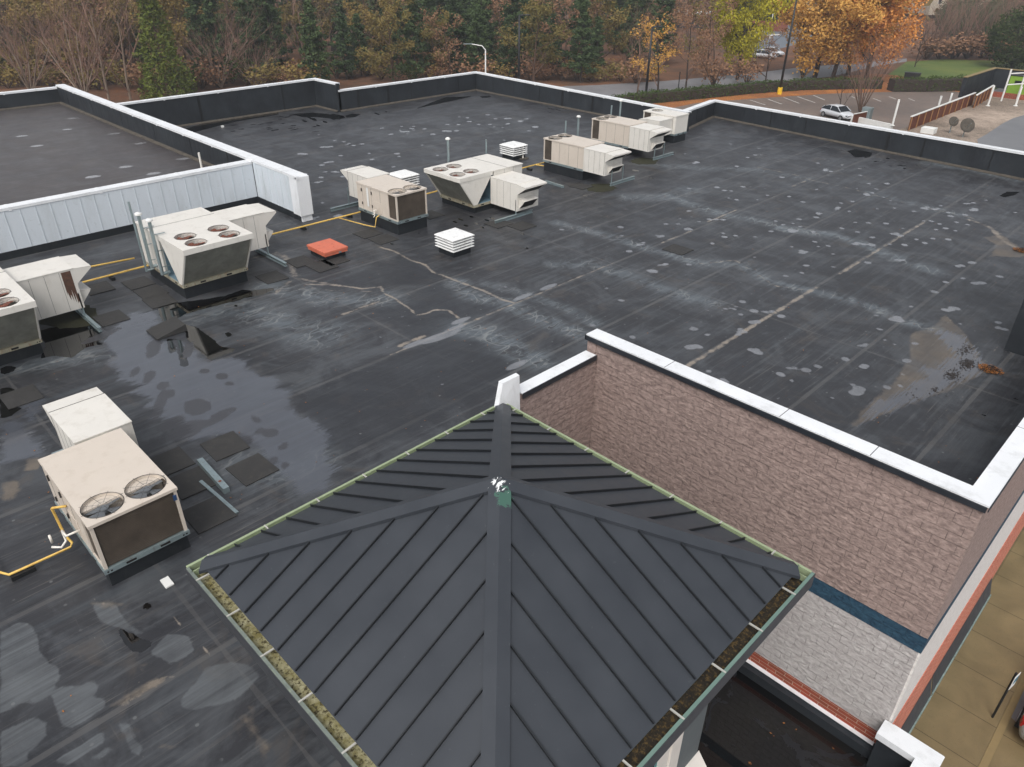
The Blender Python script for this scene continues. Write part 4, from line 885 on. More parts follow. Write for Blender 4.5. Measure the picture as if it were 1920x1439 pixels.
def v_unit(label, loc, rz, zr, zt, su=(-1.3, -.03), Lf=2.3, flues=True, v0=.72, apex=1.42):
    t = thing('rooftop_condenser_unit', label, 'rooftop air unit', loc, rz, 'large four fan air units on the roof')
    W = 1.15
    b = MB(); b.box(-1.38, -1.07, 0, 1.42, 1.07, zr); b.build('curb', M['curb'], t)
    b = MB(); base_rail(b, -1.42, 1.50, -1.12, 1.12, zr, zr+.11); b.build('base_rail', [M['galv_rust'], M['dark_in']], t)
    z0 = zr+.112; fz = zt-.17
    b = MB(); b.box(-1.40, -W+.03, z0, .32, W-.03, zt-.02); b.box(-1.43, -W, zt-.035, v0-.3, W, zt)
    b.mat(1)
    for xx in (-.85, -.3):
        for yy, s in ((-W+.03, -1), (W-.03, 1)): b.box(xx-.005, yy, z0+.03, xx+.005, yy+s*.003, zt-.05)
    b.box(-.45, -W-.002, zt+.0005, -.43, W+.002, zt+.004)
    b.mat(0); cab = b.build('cabinet', [M['cream_metal'], M['guard']], t, bevel=.006)
    b = MB(); fr = .33; holed_plate(b, v0-.3, Lf, -W, W, zt, .17, [(1.12,-.55),(1.12,.55),(1.88,-.55),(1.88,.55)], fr)
    b.mat(1).box(v0, -W+.05, zt-.6, Lf-.55, W-.05, zt-.59)
    b.mat(0).build('top_panel', [M['cream_metal'], M['dark_in']], t)
    for yy in (-W+.02, W-.05):   # wedge shaped end panels
        b = MB(); b.extr([(v0-.25, yy, fz), (Lf-.05, yy, fz), (apex+.06, yy, z0), (apex-.12, yy, z0)], (0, .03, 0)); b.build('end_panel', M['cream_metal'], t)
    b = MB(); b.add([(Lf-.09, -W+.06, fz), (Lf-.09, W-.06, fz), (apex+.0, W-.06, z0), (apex+.0, -W+.06, z0)], [(0,1,2,3)]); b.build('coil', M['coil_grey'], t)
    b = MB(); b.add([(v0-.2, -W+.06, fz), (v0-.2, W-.06, fz), (apex-.08, W-.06, z0), (apex-.08, -W+.06, z0)], [(0,1,2,3)]); b.build('coil', M['coil_grey'], t)
    for yy in (-W+.03, W-.08):
        b = MB(); b.bar((Lf-.06, yy+.025, fz), (apex+.06, yy+.025, z0), .05, .03, (0,1,0)); b.build('corner_post', M['cream_metal'], t)
    b = MB(); b.box(.32, -W+.1, z0, .34, W-.1, zt-.2); b.box(.34, -W+.05, z0, apex-.1, W-.05, z0+.01); b.build('inner_sheet', M['blue_in'], t)
    for fx in (1.12, 1.88):
        for fy in (-.55, .55): fan(t, fx, fy, zt, fr, M['rust'], 6)
    # side box grows from the +y face
    sb_ = MB(); tmp = thing('x', None, None, (0, 0, 0)); tmp.name = 'side_box'; tmp.parent = t; tmp.rotation_euler = (0, 0, math.pi/2)
    bpy.data.objects.remove(tmp)
    u0, u1 = su; bmb = MB(); bmb.box(u0, W, zr+.02, u1, 2.75, zt-.24)
    bmb.box(u0-.012, W, zt-.24, u1+.012, 2.765, zt-.215)
    bmb.mat(1)
    for yy in (1.55, 1.95, 2.35):
        for xx, s in ((u0, -1), (u1, 1)): bmb.box(xx, yy-.004, zr+.05, xx+s*.003, yy+.004, zt-.27)
    ib_ = bmb.mat(0).build('intake_box', [M['cream_metal'], M['guard']], t, bevel=.006)
    z0b, z1b = zr+.02, zt-.24
    h = MB(); e = 3.22; za, zb, zc = z1b, z1b-.04, z0b+(z1b-z0b)*.62; y1_ = 2.75
    for xx in (u0, u1-.012): h.extr([(xx, y1_, za), (xx, e, zb), (xx, e, zb-.06), (xx, y1_, zc)], (.012, 0, 0))
    h.extr([(u0-.005, y1_, za+.006), (u0-.005, e+.01, zb+.006), (u0-.005, e+.01, zb-.06), (u0-.005, e, zb-.06), (u0-.005, e, zb-.004), (u0-.005, y1_, za-.006)], (u1-u0+.01, 0, 0))
    h.mat(1).add([(u0+.012, y1_+.004, zc+.01), (u0+.012, e-.02, zb-.05), (u1-.012, e-.02, zb-.05), (u1-.012, y1_+.004, zc+.01)], [(0,1,2,3)])
    h.mat(0).build('rain_hood', [M['cream_metal'], M['dark_in']], ib_)
    h = MB(); zt2 = z0b+.52; um, un = u0+.35, u1-.12; e2 = 3.05
    for xx in (um, un-.01): h.extr([(xx, y1_, zt2), (xx, e2, zt2-.06), (xx, e2, zt2-.1), (xx, y1_, z0b+.08)], (.01, 0, 0))
    h.extr([(um, y1_, zt2+.005), (um, e2+.03, zt2-.055), (um, e2+.03, zt2-.065), (um, y1_, zt2-.01)], (un-um, 0, 0))
    h.mat(1).add([(um+.01, y1_+.003, z0b+.1), (um+.01, e2-.01, zt2-.09), (un-.01, e2-.01, zt2-.09), (un-.01, y1_+.003, z0b+.1)], [(0,1,2,3)])
    h.mat(0).build('relief_hood', [M['cream_metal'], M['dark_in']], ib_)
    support(t, 2.68, u0+.3, u1+1.2, zr+.5, (u1-.02,), 'x')
    return t
UA = box_unit('near tan box air unit with two grey fans, closest to the pyramid roof', (-13.02, 2.385, 0), 0, .33, 1.45, rail=False, fr=.355, fans=((.90,-.375),(.90,.375)), fmat='fan_pale')
UD = box_unit('tan two fan air unit beside the yellow gas pipe, facing the white louvred vent', (-24.25, 17.38, 0), 0, .45, 1.6, mat='tan_metal')
UE = box_unit('tan two fan air unit with cream hooded box, standing next to the four fan unit', (-24.33, 28.62, 0), math.pi, .45, 1.62, ib=(-1.40, -2.72, -.45, .86))
UF = box_unit('tan two fan air unit in front of the farthest one fan unit', (-25.82, 34.15, 0), math.pi, .40, 1.6, ib=(-1.40, -2.72, -.45, .86))
UG = box_unit('farthest cream air unit with one rusty fan, nearest the roof corner', (-25.62, 38.33, 0), math.pi, .42, 1.52, 1.17, .64, fans=((.62, 0),), fr=.33, fmat='rust', ib=None, mat='cream_metal')
b = MB(); b.box(-.95, .66, .52, -.0, 1.95, 1.38); b.box(-.96, .65, 1.38, .01, 1.96, 1.4)
ob = b.build('intake_box', M['cream_metal'], UG, bevel=.006)
h = MB(); 
for yy in (.66, 1.94): h.extr([(0, yy, 1.38), (.5, yy, 1.30), (.5, yy, 1.24), (0, yy, .98)], (0, .012, 0))
h.extr([(0, .65, 1.386), (.5, .65, 1.306), (.5, .65, 1.24), (.49, .65, 1.24), (.49, .65, 1.295), (0, .65, 1.37)], (0, 1.31, 0)); h.mat(1).add([(.004,.675,.99),(.48,.675,1.25),(.48,1.93,1.25),(.004,1.93,.99)],[(0,1,2,3)])
h.mat(0).build('rain_hood', [M['cream_metal'], M['dark_in']], ob)
UB = v_unit('cream four fan air unit in front of the white ribbed wall', (-24.27, 9.08, 0), 0, .40, 1.9)
UH = v_unit('cream four fan air unit cut off by the left edge of the photo', (-23.5, 2.5, 0), 0, .35, 1.86)
UC = v_unit('cream four fan air unit in the middle of the row, between two tan units', (-24.0, 22.1, 0), -math.pi/2, .25, 1.64, su=(-.75, .55))
# small things belonging to single units
m = MB(); m.box(-2.1, -.42, .78, -1.8, -.2, 1.02); m.box(-1.78,-.36,.8,-1.7,-.28,.95); m.build('control_box', M['galv'], UA)
m = MB(); m.cyl(-1.74, -.52, .70, .76, .07, 14); m.build('red_knob', M['red'], UA)
m = MB(); m.tube([(.30,-.76,.72),(.30,-.98,.72),(.02,-.98,.66),(.02,-.98,.42),(.15,-1.1,.42),(.02,-1.22,.42)], .022, 8); m.tube([(-.1,-1.18,.42),(-.1,-1.18,.6)], .022, 8); m.build('drain_pipe', M['pvc'], UA, smooth=True)
m = MB(); m.box(1.30,.66,1.18,1.315,.72,1.30); m.build('sticker', simple('blue_sticker', C(40,70,110)), UA)
m = MB(); m.tube([(.02,-.80,.75),(.02,-.92,.75),(.02,-.92,.52),(.02,-.98,.48)], .02, 8); m.tube([(.02,-.92,.6),(.02,-1.0,.6)], .02, 8); m.build('drain_pipe', M['pvc'], UD, smooth=True)
m = MB(); m.box(-.62,-.782,.75,-.5,-.77,1.5); m.build('paper_label', M['white'], UD)
m = MB(); rr = random.Random(9)   # long rust run down the end of the box
top_ = [(2.40+.02*k, 1.58) for k in range(14)]; low_ = [(2.66-.02*k, .5+.5*rr.random()**2+.02*k) for k in range(14)]
m.extr([(-.03, y_, z_) for y_, z_ in top_+low_], (.004, 0, 0)); m.build('rust_run', simple('dark_rust_run', C(92,66,54), .9, 0, .4, 9), UH)
# ---- flues and pipes standing on the roof
def flue(x, y, tip, z0, label, cap=True, r=.055, clamps=None):
    zt = zat(*tip, x, y)
    t = thing('flue_pipe', label, 'flue pipe', (x, y, 0), 0, 'thin pipes rising beside the air units')
    b = MB(); b.cyl(0, 0, z0, zt, r, 14)
    if z0 > .2: b.tube([(0,0,z0+.03),(.0,.25,z0+.03)], r, 10)
    b.build('pipe', M['galv'], t, smooth=False)
    if cap:
        c = MB(); c.cyl(0, 0, zt, zt+.05, r*2, 18); c.cyl(0, 0, zt+.05, zt+.09, r*2, 18, r*.9); c.build('cap', M['white'], t)
    if clamps:
        c = MB()
        for z_ in np.linspace(z0+.25, zt-.45, 3): c.bar((0, 0, z_), (.0, .38, z_), .03, .02)
        c.build('bracket', M['galv'], t)
    return t
flue(-24.65, 7.78, (256,404), .62, 'capped galvanised flue, rearmost of the pair on the unit by the white wall', clamps=1)
flue(-23.8, 7.78, (275,416), .62, 'capped galvanised flue, nearer the camera of the pair on the unit by the white wall', clamps=1)
flue(-25.0, 7.7, (247,378), .4, 'thin blue grey uncapped pipe behind the pair of capped flues', cap=False, r=.035)
flue(-25.45, 21.45, (832,262), 0, 'capped flue left of the middle four fan unit')
flue(-25.45, 23.75, (906,262), 0, 'bare blue grey pipe at the rear of the middle four fan unit', cap=False, r=.04)
flue(-26.1, 30.0, (1061,227), 0, 'bare pipe left of the capped flue behind the front tan unit of the far pair', cap=False, r=.045)
flue(-25.55, 30.35, (1082,220), 0, 'capped flue behind the front tan unit of the far pair')
flue(-27.3, 35.3, (1143,198), 0, 'bare white pipe behind the rear tan unit of the far pair', cap=False, r=.045)
flue(-26.75, 35.4, (1162,190), 0, 'tall capped flue behind the rear tan unit of the far pair')
# ---- louvred vents
def louvred_vent(label, x, y, s=1.0):
    t = thing('louvred_vent', label, 'roof vent', (x, y, 0), 0, 'white louvred roof vents')
    b = MB(); b.box(-.42*s, -.42*s, 0, .42*s, .42*s, .24); b.build('curb', M['curb'], t)
    b = MB(); b.box(-.43*s, -.43*s, .24, .43*s, .43*s, .66); b.build('core', M['dark_in'], t)
    for k in range(4):
        z = .24+.105*k; a, c = .52*s, .45*s; b = MB()
        b.add([(-a,-a,z),(a,-a,z),(a,a,z),(-a,a,z),(-c,-c,z+.05),(c,-c,z+.05),(c,c,z+.05),(-c,c,z+.05),(-a,-a,z+.022),(a,-a,z+.022),(a,a,z+.022),(-a,a,z+.022)],
              [(0,1,9,8),(1,2,10,9),(2,3,11,10),(3,0,8,11),(8,9,5,4),(9,10,6,5),(10,11,7,6),(11,8,4,7)]); b.build('louvre', M['louver_white'], t)
    b = MB(); z = .655; a, c = .53*s, .40*s; b.add([(-a,-a,z),(a,-a,z),(a,a,z),(-a,a,z),(-a,-a,z+.03),(a,-a,z+.03),(a,a,z+.03),(-a,a,z+.03),(-c,-c,z+.10),(c,-c,z+.10),(c,c,z+.10),(-c,c,z+.10)],
              [(0,1,5,4),(1,2,6,5),(2,3,7,6),(3,0,4,7),(4,5,9,8),(5,6,10,9),(6,7,11,10),(7,4,8,11),(8,9,10,11)]); b.build('lid', M['louver_white'], t)
louvred_vent('white louvred vent standing alone on the open roof in front of the tan unit', -20.05, 17.05)
louvred_vent('white louvred vent half hidden behind the tan unit by the gas pipe', -27.9, 20.75)
louvred_vent('far white louvred vent beside a short white pipe', -28.5, 28.6, 1.02)
t = thing('pipe_stub', 'short white pipe stub beside the far louvred vent', 'pipe', (-28.05, 28.85, 0)); m = MB(); m.cyl(0,0,0,.68,.05,14); m.build('pipe', M['pvc'], t); m = MB(); m.cyl(0,0,.004,.03,.34,6); m.build('flashing', M['cant'], t)
m = MB(); m.cyl(-34.6, 14.2, UZ, UZ+.75, .05, 12); tag(m.build('pipe_stub', M['pvc']), 'short white pipe rising just behind the ribbed wall coping', 'pipe')
# ---- orange roof hatch
t = thing('roof_hatch', 'square orange hatch lid on a black curb', 'roof hatch', (-23.1, 13.5, 0))
m = MB(); m.box(-.5,-.42,0,.5,.42,.2); m.build('curb', M['curb'], t)
m = MB(); m.box(-.58,-.48,.17,.58,.48,.26); m.box(-.60,-.50,.262,.60,.50,.345); m.cyl(.25,.12,.345,.36,.03,10); m.build('lid', M['orange'], t, bevel=.008)
m = MB(); m.box(.5,.1,.19,.605,.2,.24); m.build('latch', M['galv'], t)
# ---- gas pipes
t = thing('gas_pipe', 'long yellow gas pipe running past the air units', 'pipe', (-26.1, 9, 0)); o = t.location
def gpipe(pts, r=.035, name='pipe', mat='yellow'):
    m = MB(); m.tube([(a-o.x, b_-o.y, c) for a, b_, c in pts], r, 8); return m.build(name, M[mat], t, smooth=True)
gpipe([(-26.2,-10,.14),(-26.2,7.6,.14),(-26.12,12.6,.14),(-26.05,17,.14),(-26.2,22,.14),(-26.3,27,.14),(-26.35,33,.14)])
gpipe([(-26.2,5.6,.14),(-26.2,5.6,.5),(-26.2,5.9,.62),(-25.9,7.7,.62)], .03); 
gpipe([(-26.05,15.9,.14),(-24.6,16.2,.12),(-24.1,16.35,.12),(-24.1,16.45,.5),(-24.1,16.6,.55)], .022)
gpipe([(-26.35,28.0,.14),(-25.7,28.2,.14)], .03)
m = MB(); m.box(-26.24-o.x,6.1-o.y,.56,-26.16-o.x,6.35-o.y,.70); m.build('valve', M['galv'], t)
for y in (5.9, 6.9, 11.9, 14.3, 16.5, 20, 25, 27.4):
    m = MB(); m.box(-26.3-o.x, y-.06-o.y, 0, -26.0-o.x, y+.06-o.y, .10); m.build('pipe_block', M['black'], t)
t = thing('gas_pipe', 'thin yellow gas line feeding the near tan unit', 'pipe', (-13.3, .9, 0)); o = t.location
gpipe([(-14.6,-.35,.12),(-13.75,.36,.12),(-13.4,.30,.12),(-13.18,.42,.12),(-13.16,1.45,.12),(-13.16,1.5,.2),(-13.3,1.45,.35),(-13.3,1.42,1.0),(-13.22,1.42,1.06),(-13.1,1.62,1.06)], .024)
for px_, py_ in ((-13.15,.62),(-14.3,-.1)):
    m = MB(); m.box(px_-.06-o.x, py_-.2-o.y, .006, px_+.06-o.x, py_+.2-o.y, .09); m.build('pipe_block', M['black'], t)
m = MB(); m.cyl(-14.35-o.x, .1-o.y, .01, .2, .09, 14); m.build('regulator', M['galv'], t)
# ---- loose things on the roof
m = MB(); A_, B_ = Vector((-14.12,4.42,.07)), Vector((-12.75,4.36,.07)); m.bar(A_, B_, .13, .14); m.mat(1).cyl(-13.05,4.37,.142,.146,.035,10)
tag(m.build('metal_channel', [M['galv'], M['rust']], None, bevel=.006), 'short grey metal channel lying between walkway pads beside the near unit', 'metal channel')
m = MB(); m.bar((-13.5,4.13,.02),(-12.0,4.20,.02), .07, .03); m.bar((-13.5,4.13,.037),(-12.0,4.20,.037), .02, .006); tag(m.build('metal_strip', M['galv']), 'thin bright metal strip lying on the pads right of the near unit', 'metal strip')
m = MB(); m.box(-11.25,2.32,.006,-10.99,2.47,.04); tag(m.build('white_tile', M['white'], None, bevel=.004), 'small white square tile lying by the left corner of the pyramid roof', 'tile')
m = MB(); m.bar((-24.1,26.38,.05),(-22.85,26.3,.05), .1, .1); tag(m.build('metal_rail', M['galv'], None), 'loose grey metal rail lying between two air units', 'metal rail')
m = MB(); m.bar((-46.0+.0,20.6,.06),(-46.0,20.75,.06),.12,.1); tag(m.build('litter', M['white']), 'scrap of white litter at the foot of the far black parapet', 'litter')
def pad(x, y, a=.42, b_=.42, rot=0, z=.012, i=[0], lab='dark square walkway pad lying alone on the open roof'):
    i[0] += 1
    m = MB(); c, s_ = math.cos(rot), math.sin(rot); tz = random.Random(i[0]).uniform(-.006,.006)
    pts = [(x+u*c-v*s_, y+u*s_+v*c) for u, v in ((-a,-b_),(a,-b_),(a,b_),(-a,b_))]
    m.prism(pts, .004, z+.012); ob_ = m.build('walkway_pad', M['pad']); ob_['group'] = 'walkway pads on the roof'; ob_['category'] = 'walkway pad'; ob_['label'] = lab; ob_['group'] = 'dark walkway pads'
    return ob_
for (x, y), lb in zip(((-14.36,5.11),(-13.12,5.13),(-14.63,3.94),(-13.61,3.99),(-12.38,3.78)), ('upper walkway pad beyond the metal channel, farthest from the near unit','walkway pad to the right of the metal channel, nearest the pyramid roof','walkway pad tucked against the near unit, left of the channel','walkway pad beneath the end of the metal channel and strip','walkway pad in front of the metal strip, lowest of the five by the near unit')): pad(x, y, .44, .40, random.uniform(-.04,.04), lab=lb+' pad '.replace(' pad ', ''))
for L in (r8, [(1600,632),(1770,668),(1378,755),(1860,620)]), (r8, [(330,800),(430,870),(120,1075),(500,940),(20,840)]), (r5, [(880,865)]):
    for p_ in L[1]: v = gp(*L[0](*p_)); pad(v.x, v.y, .46, .40, random.uniform(-.03,.03), lab='weathered walkway pad around the four fan unit near the ribbed wall')
for p_ in ((1440,915),(1640,935),(455,1050),(320,1000)): v = gp(620+p_[0]/4.571, 220+p_[1]/4.571); pad(v.x, v.y, .42, .45, random.uniform(-.03,.03), lab='walkway pad between the gas pipe units and the louvred vent')
for p_ in ((1271,469),(1089,350),(40,745)): v = gp(*p_); pad(v.x, v.y, .45, .40)
v = gp(318, 622); m = MB(); m.hexa([(v.x-.45,v.y-.5,.02),(v.x+.35,v.y-.5,.02),(v.x+.35,v.y+.4,.02),(v.x-.45,v.y+.4,.02)], [(v.x-.45,v.y-.5,.05),(v.x+.35,v.y-.5,.05),(v.x+.33,v.y+.38,.22),(v.x-.45,v.y+.4,.22)])
tag(m.build('walkway_pad', M['pad']), 'raised dark pad standing in the puddle before the four fan unit', 'walkway pad')
# moss and wet dirt below the side boxes
for i, (x, y, a, b_, kk) in enumerate(((-24.0,4.9,1.0,.8,5),(-21.6,27.6,.7,.8,4),(-23.2,33.2,.7,.8,6))):
    m = MB(); rr = random.Random(kk); n = 26; m.face([(x+a*math.cos(2*math.pi*k/n)*rr.uniform(.8,1.1), y+b_*math.sin(2*math.pi*k/n)*rr.uniform(.8,1.1), .0045) for k in range(n)]); ob_ = m.build('moss', M['moss']); ob_['kind'] = 'stuff'
# leaf clogged drains
def leaf_mat():
    t_ = NT('wet_leaves'); oi = t_.geo(); return t_.done(t_.mix(t_.rng(t_.noise(oi, 30, 2), .4, .6), C(74,46,26), C(168,108,50)), .5)
M['leaf'] = leaf_mat()
for (x, y, lab) in ((*gp(1857, 694)[:2], 'round roof drain heaped with orange leaves at the tip of the silt pond'), (*gp(1916, 471)[:2], 'second leaf filled roof drain near the right edge of the photo')):
    t = thing('roof_drain', lab, 'roof drain', (x, y, 0)); m = MB(); m.ring(0,0,.012,.24,.17,24); m.ring(0,0,.0115,.18,.01,24)
    for k in range(10): a = k*math.pi/5; m.tube([(.14*math.cos(a),.14*math.sin(a),.01),(.1*math.cos(a),.1*math.sin(a),.1),(0,0,.13)], .008, 5)
    m.build('strainer', M['black'], t); m = MB(); rr = random.Random(2)
    for k in range(420):
        r_ = rr.random()**.7*.27; a = rr.uniform(0, 6.28); c = Vector((r_*math.cos(a)*1.2, r_*math.sin(a), .02+.07*(1-r_/.36)*rr.random())); s_ = rr.uniform(.015,.035)
        u = Vector((rr.uniform(-1,1), rr.uniform(-1,1), rr.uniform(-.4,.4))).normalized(); w_ = u.cross(Vector((rr.uniform(-.3,.3), rr.uniform(-.3,.3), 1))).normalized()
        m.face([c-u*s_, c+w_*s_*.6, c+u*s_, c-w_*s_*.6])
    o_ = m.build('leaf_heap', M['leaf'], t); o_['kind'] = 'stuff'
# sodden dark debris in the silt by the drain
m = MB(); rr = random.Random(31)
for cx_, cy_, n_ in ((1075,490,260),(980,565,200),(1068,398,110),(870,660,40),(715,690,14)):
    for k in range(n_):
        v = gp(*r6(cx_+rr.gauss(0,26), cy_+rr.gauss(0,17))); c = Vector((v.x, v.y, .008)); s_ = rr.uniform(.012,.035); a = rr.uniform(0,6.28); u = Vector((math.cos(a), math.sin(a), rr.uniform(-.2,.2))); w_ = Vector((-math.sin(a), math.cos(a), 0))
        m.face([c-u*s_, c+w_*s_*.6, c+u*s_, c-w_*s_*.6])
m.build('sodden_leaves', simple('sodden_leaf', C(40,30,22), .5))['kind'] = 'stuff'
# scattered leaves on the deck
m = MB(); rr = random.Random(11)
for k in range(420):
    x, y = rr.uniform(-22, -1.6), rr.uniform(-1, 42)
    if y < 12.3 and x > -9.3: continue
    c = Vector((x, y, .012)); s_ = rr.uniform(.012,.03); a = rr.uniform(0,6.28); u = Vector((math.cos(a), math.sin(a), rr.uniform(-.2,.2))); w_ = Vector((-math.sin(a), math.cos(a), 0))
    m.face([c-u*s_, c+w_*s_*.6, c+u*s_, c-w_*s_*.6])
m.build('fallen_leaves', M['leaf'])['kind'] = 'stuff'
m = MB(); rr = random.Random(12)
for k in range(26):
    x, y = rr.uniform(-2.9, -.5), rr.uniform(7, 11.5); c = Vector((x, y, -4.292)); s_ = rr.uniform(.02,.045); a = rr.uniform(0,6.28); u = Vector((math.cos(a), math.sin(a), 0)); w_ = Vector((-math.sin(a), math.cos(a), 0))
    m.face([c-u*s_, c+w_*s_*.6, c+u*s_, c-w_*s_*.6])
m.build('fallen_leaves', M['leaf'])['kind'] = 'stuff'
# ---------------------------------------------------------------- vegetation
def grow(rnd, height, spread, levels, n0, trunk_r, up=.55, split=(3, 4), start=.25, wig=.12, ratio=.62):
    """branching skeleton: list of (points, radii) limbs and a list of twig tips"""
    limbs, tips = [], []
    def limb(p, d, L, r, lev):
        pts = [p.copy()]; rad = [r]; n = 4; q_ = p.copy(); dd = d.copy()
        for i in range(n):
            dd = (dd+Vector((rnd.uniform(-wig, wig), rnd.uniform(-wig, wig), up*.12))).normalized(); q_ = q_+dd*(L/n); pts.append(q_.copy()); rad.append(r*(1-.62*(i+1)/n))
        limbs.append((pts, rad, lev))
        if lev >= levels: tips.append((q_.copy(), dd.copy())); tips.append((pts[2].copy(), dd.copy())); return
        k = rnd.randint(*split)+(2 if lev == 0 else 0)
        for j in range(k):
            t_ = start+(1-start)*(j+rnd.random()*.8)/k if lev == 0 else .3+.7*(j+rnd.random())/k
            t_ = min(t_, .99); i = min(int(t_*n), n-1); bp = pts[i].lerp(pts[i+1], t_*n-i)
            a = j*2.4+rnd.uniform(-.5, .5); out = Vector((math.cos(a), math.sin(a), 0))
            nd = (dd*(1-spread)+out*spread+Vector((0, 0, up*.5))).normalized()
            limb(bp, nd, L*ratio*rnd.uniform(.8, 1.15), max(rad[i]*.55, .008), lev+1)
        tips.append((q_.copy(), dd.copy()))
    limb(Vector((0,0,-.2)), Vector((0,0,1)), height, trunk_r, 0)
    return limbs, tips
def skel_mesh(mb, limbs, lo=0, hi=9):
    for pts, rad, lev in limbs:
        if lo <= lev <= hi: mb.tube(pts, [max(x, .006) for x in rad], 6 if lev == 0 else (4 if lev == 1 else 3), cap=False)
def leaf_quads(mb, rnd, c, n, rad, size, elong=1.0, flat=1.0):
    for _ in range(n):
        v = Vector((rnd.gauss(0, 1), rnd.gauss(0, 1), rnd.gauss(0, 1)*flat)); v = v.normalized()*rad*rnd.random()**.45
        u = Vector((rnd.uniform(-1,1), rnd.uniform(-1,1), rnd.uniform(-.7,.7))).normalized(); w_ = u.cross(Vector((rnd.uniform(-1,1), rnd.uniform(-1,1), rnd.uniform(-1,1)))).normalized()
        s_ = size*rnd.uniform(.6, 1.3); p = c+v; mb.face([p-u*s_*elong, p+w_*s_*.6, p+u*s_*elong, p-w_*s_*.6])
F_ = {}
F_['bark_pale'] = simple('pale_bark', C(128,112,98), .9, 0, .2, 3)
F_['bark'] = simple('brown_bark', C(88,68,56), .9, 0, .2, 3)
F_['bark_dark'] = simple('dark_bark', C(58,46,40), .9, 0, .2, 3)
F_['twig'] = simple('twig_haze', C(132,104,90), .95, 0, .25, .6)
F_['pine'] = hue_var('pine_needles', C(58,76,48), C(82,98,60))
F_['olive'] = hue_var('olive_autumn_leaves', C(110,104,58), C(140,116,66))
F_['rust'] = hue_var('rust_autumn_leaves', C(126,94,72), C(150,114,86))
F_['orange'] = hue_var('orange_autumn_leaves', C(206,134,66), C(218,152,82))
F_['gold'] = hue_var('golden_orange_leaves', C(198,148,70), C(212,164,86))
F_['lime'] = hue_var('yellow_green_leaves', C(150,150,34), C(182,170,48))
F_['ever'] = hue_var('evergreen_leaves', C(46,60,28), C(66,78,36))
F_['cyp'] = hue_var('cypress_leaves', C(70,88,36), C(108,116,48))
F_['hedge'] = hue_var('hedge_leaves', C(52,70,30), C(86,104,46))
TM = {}
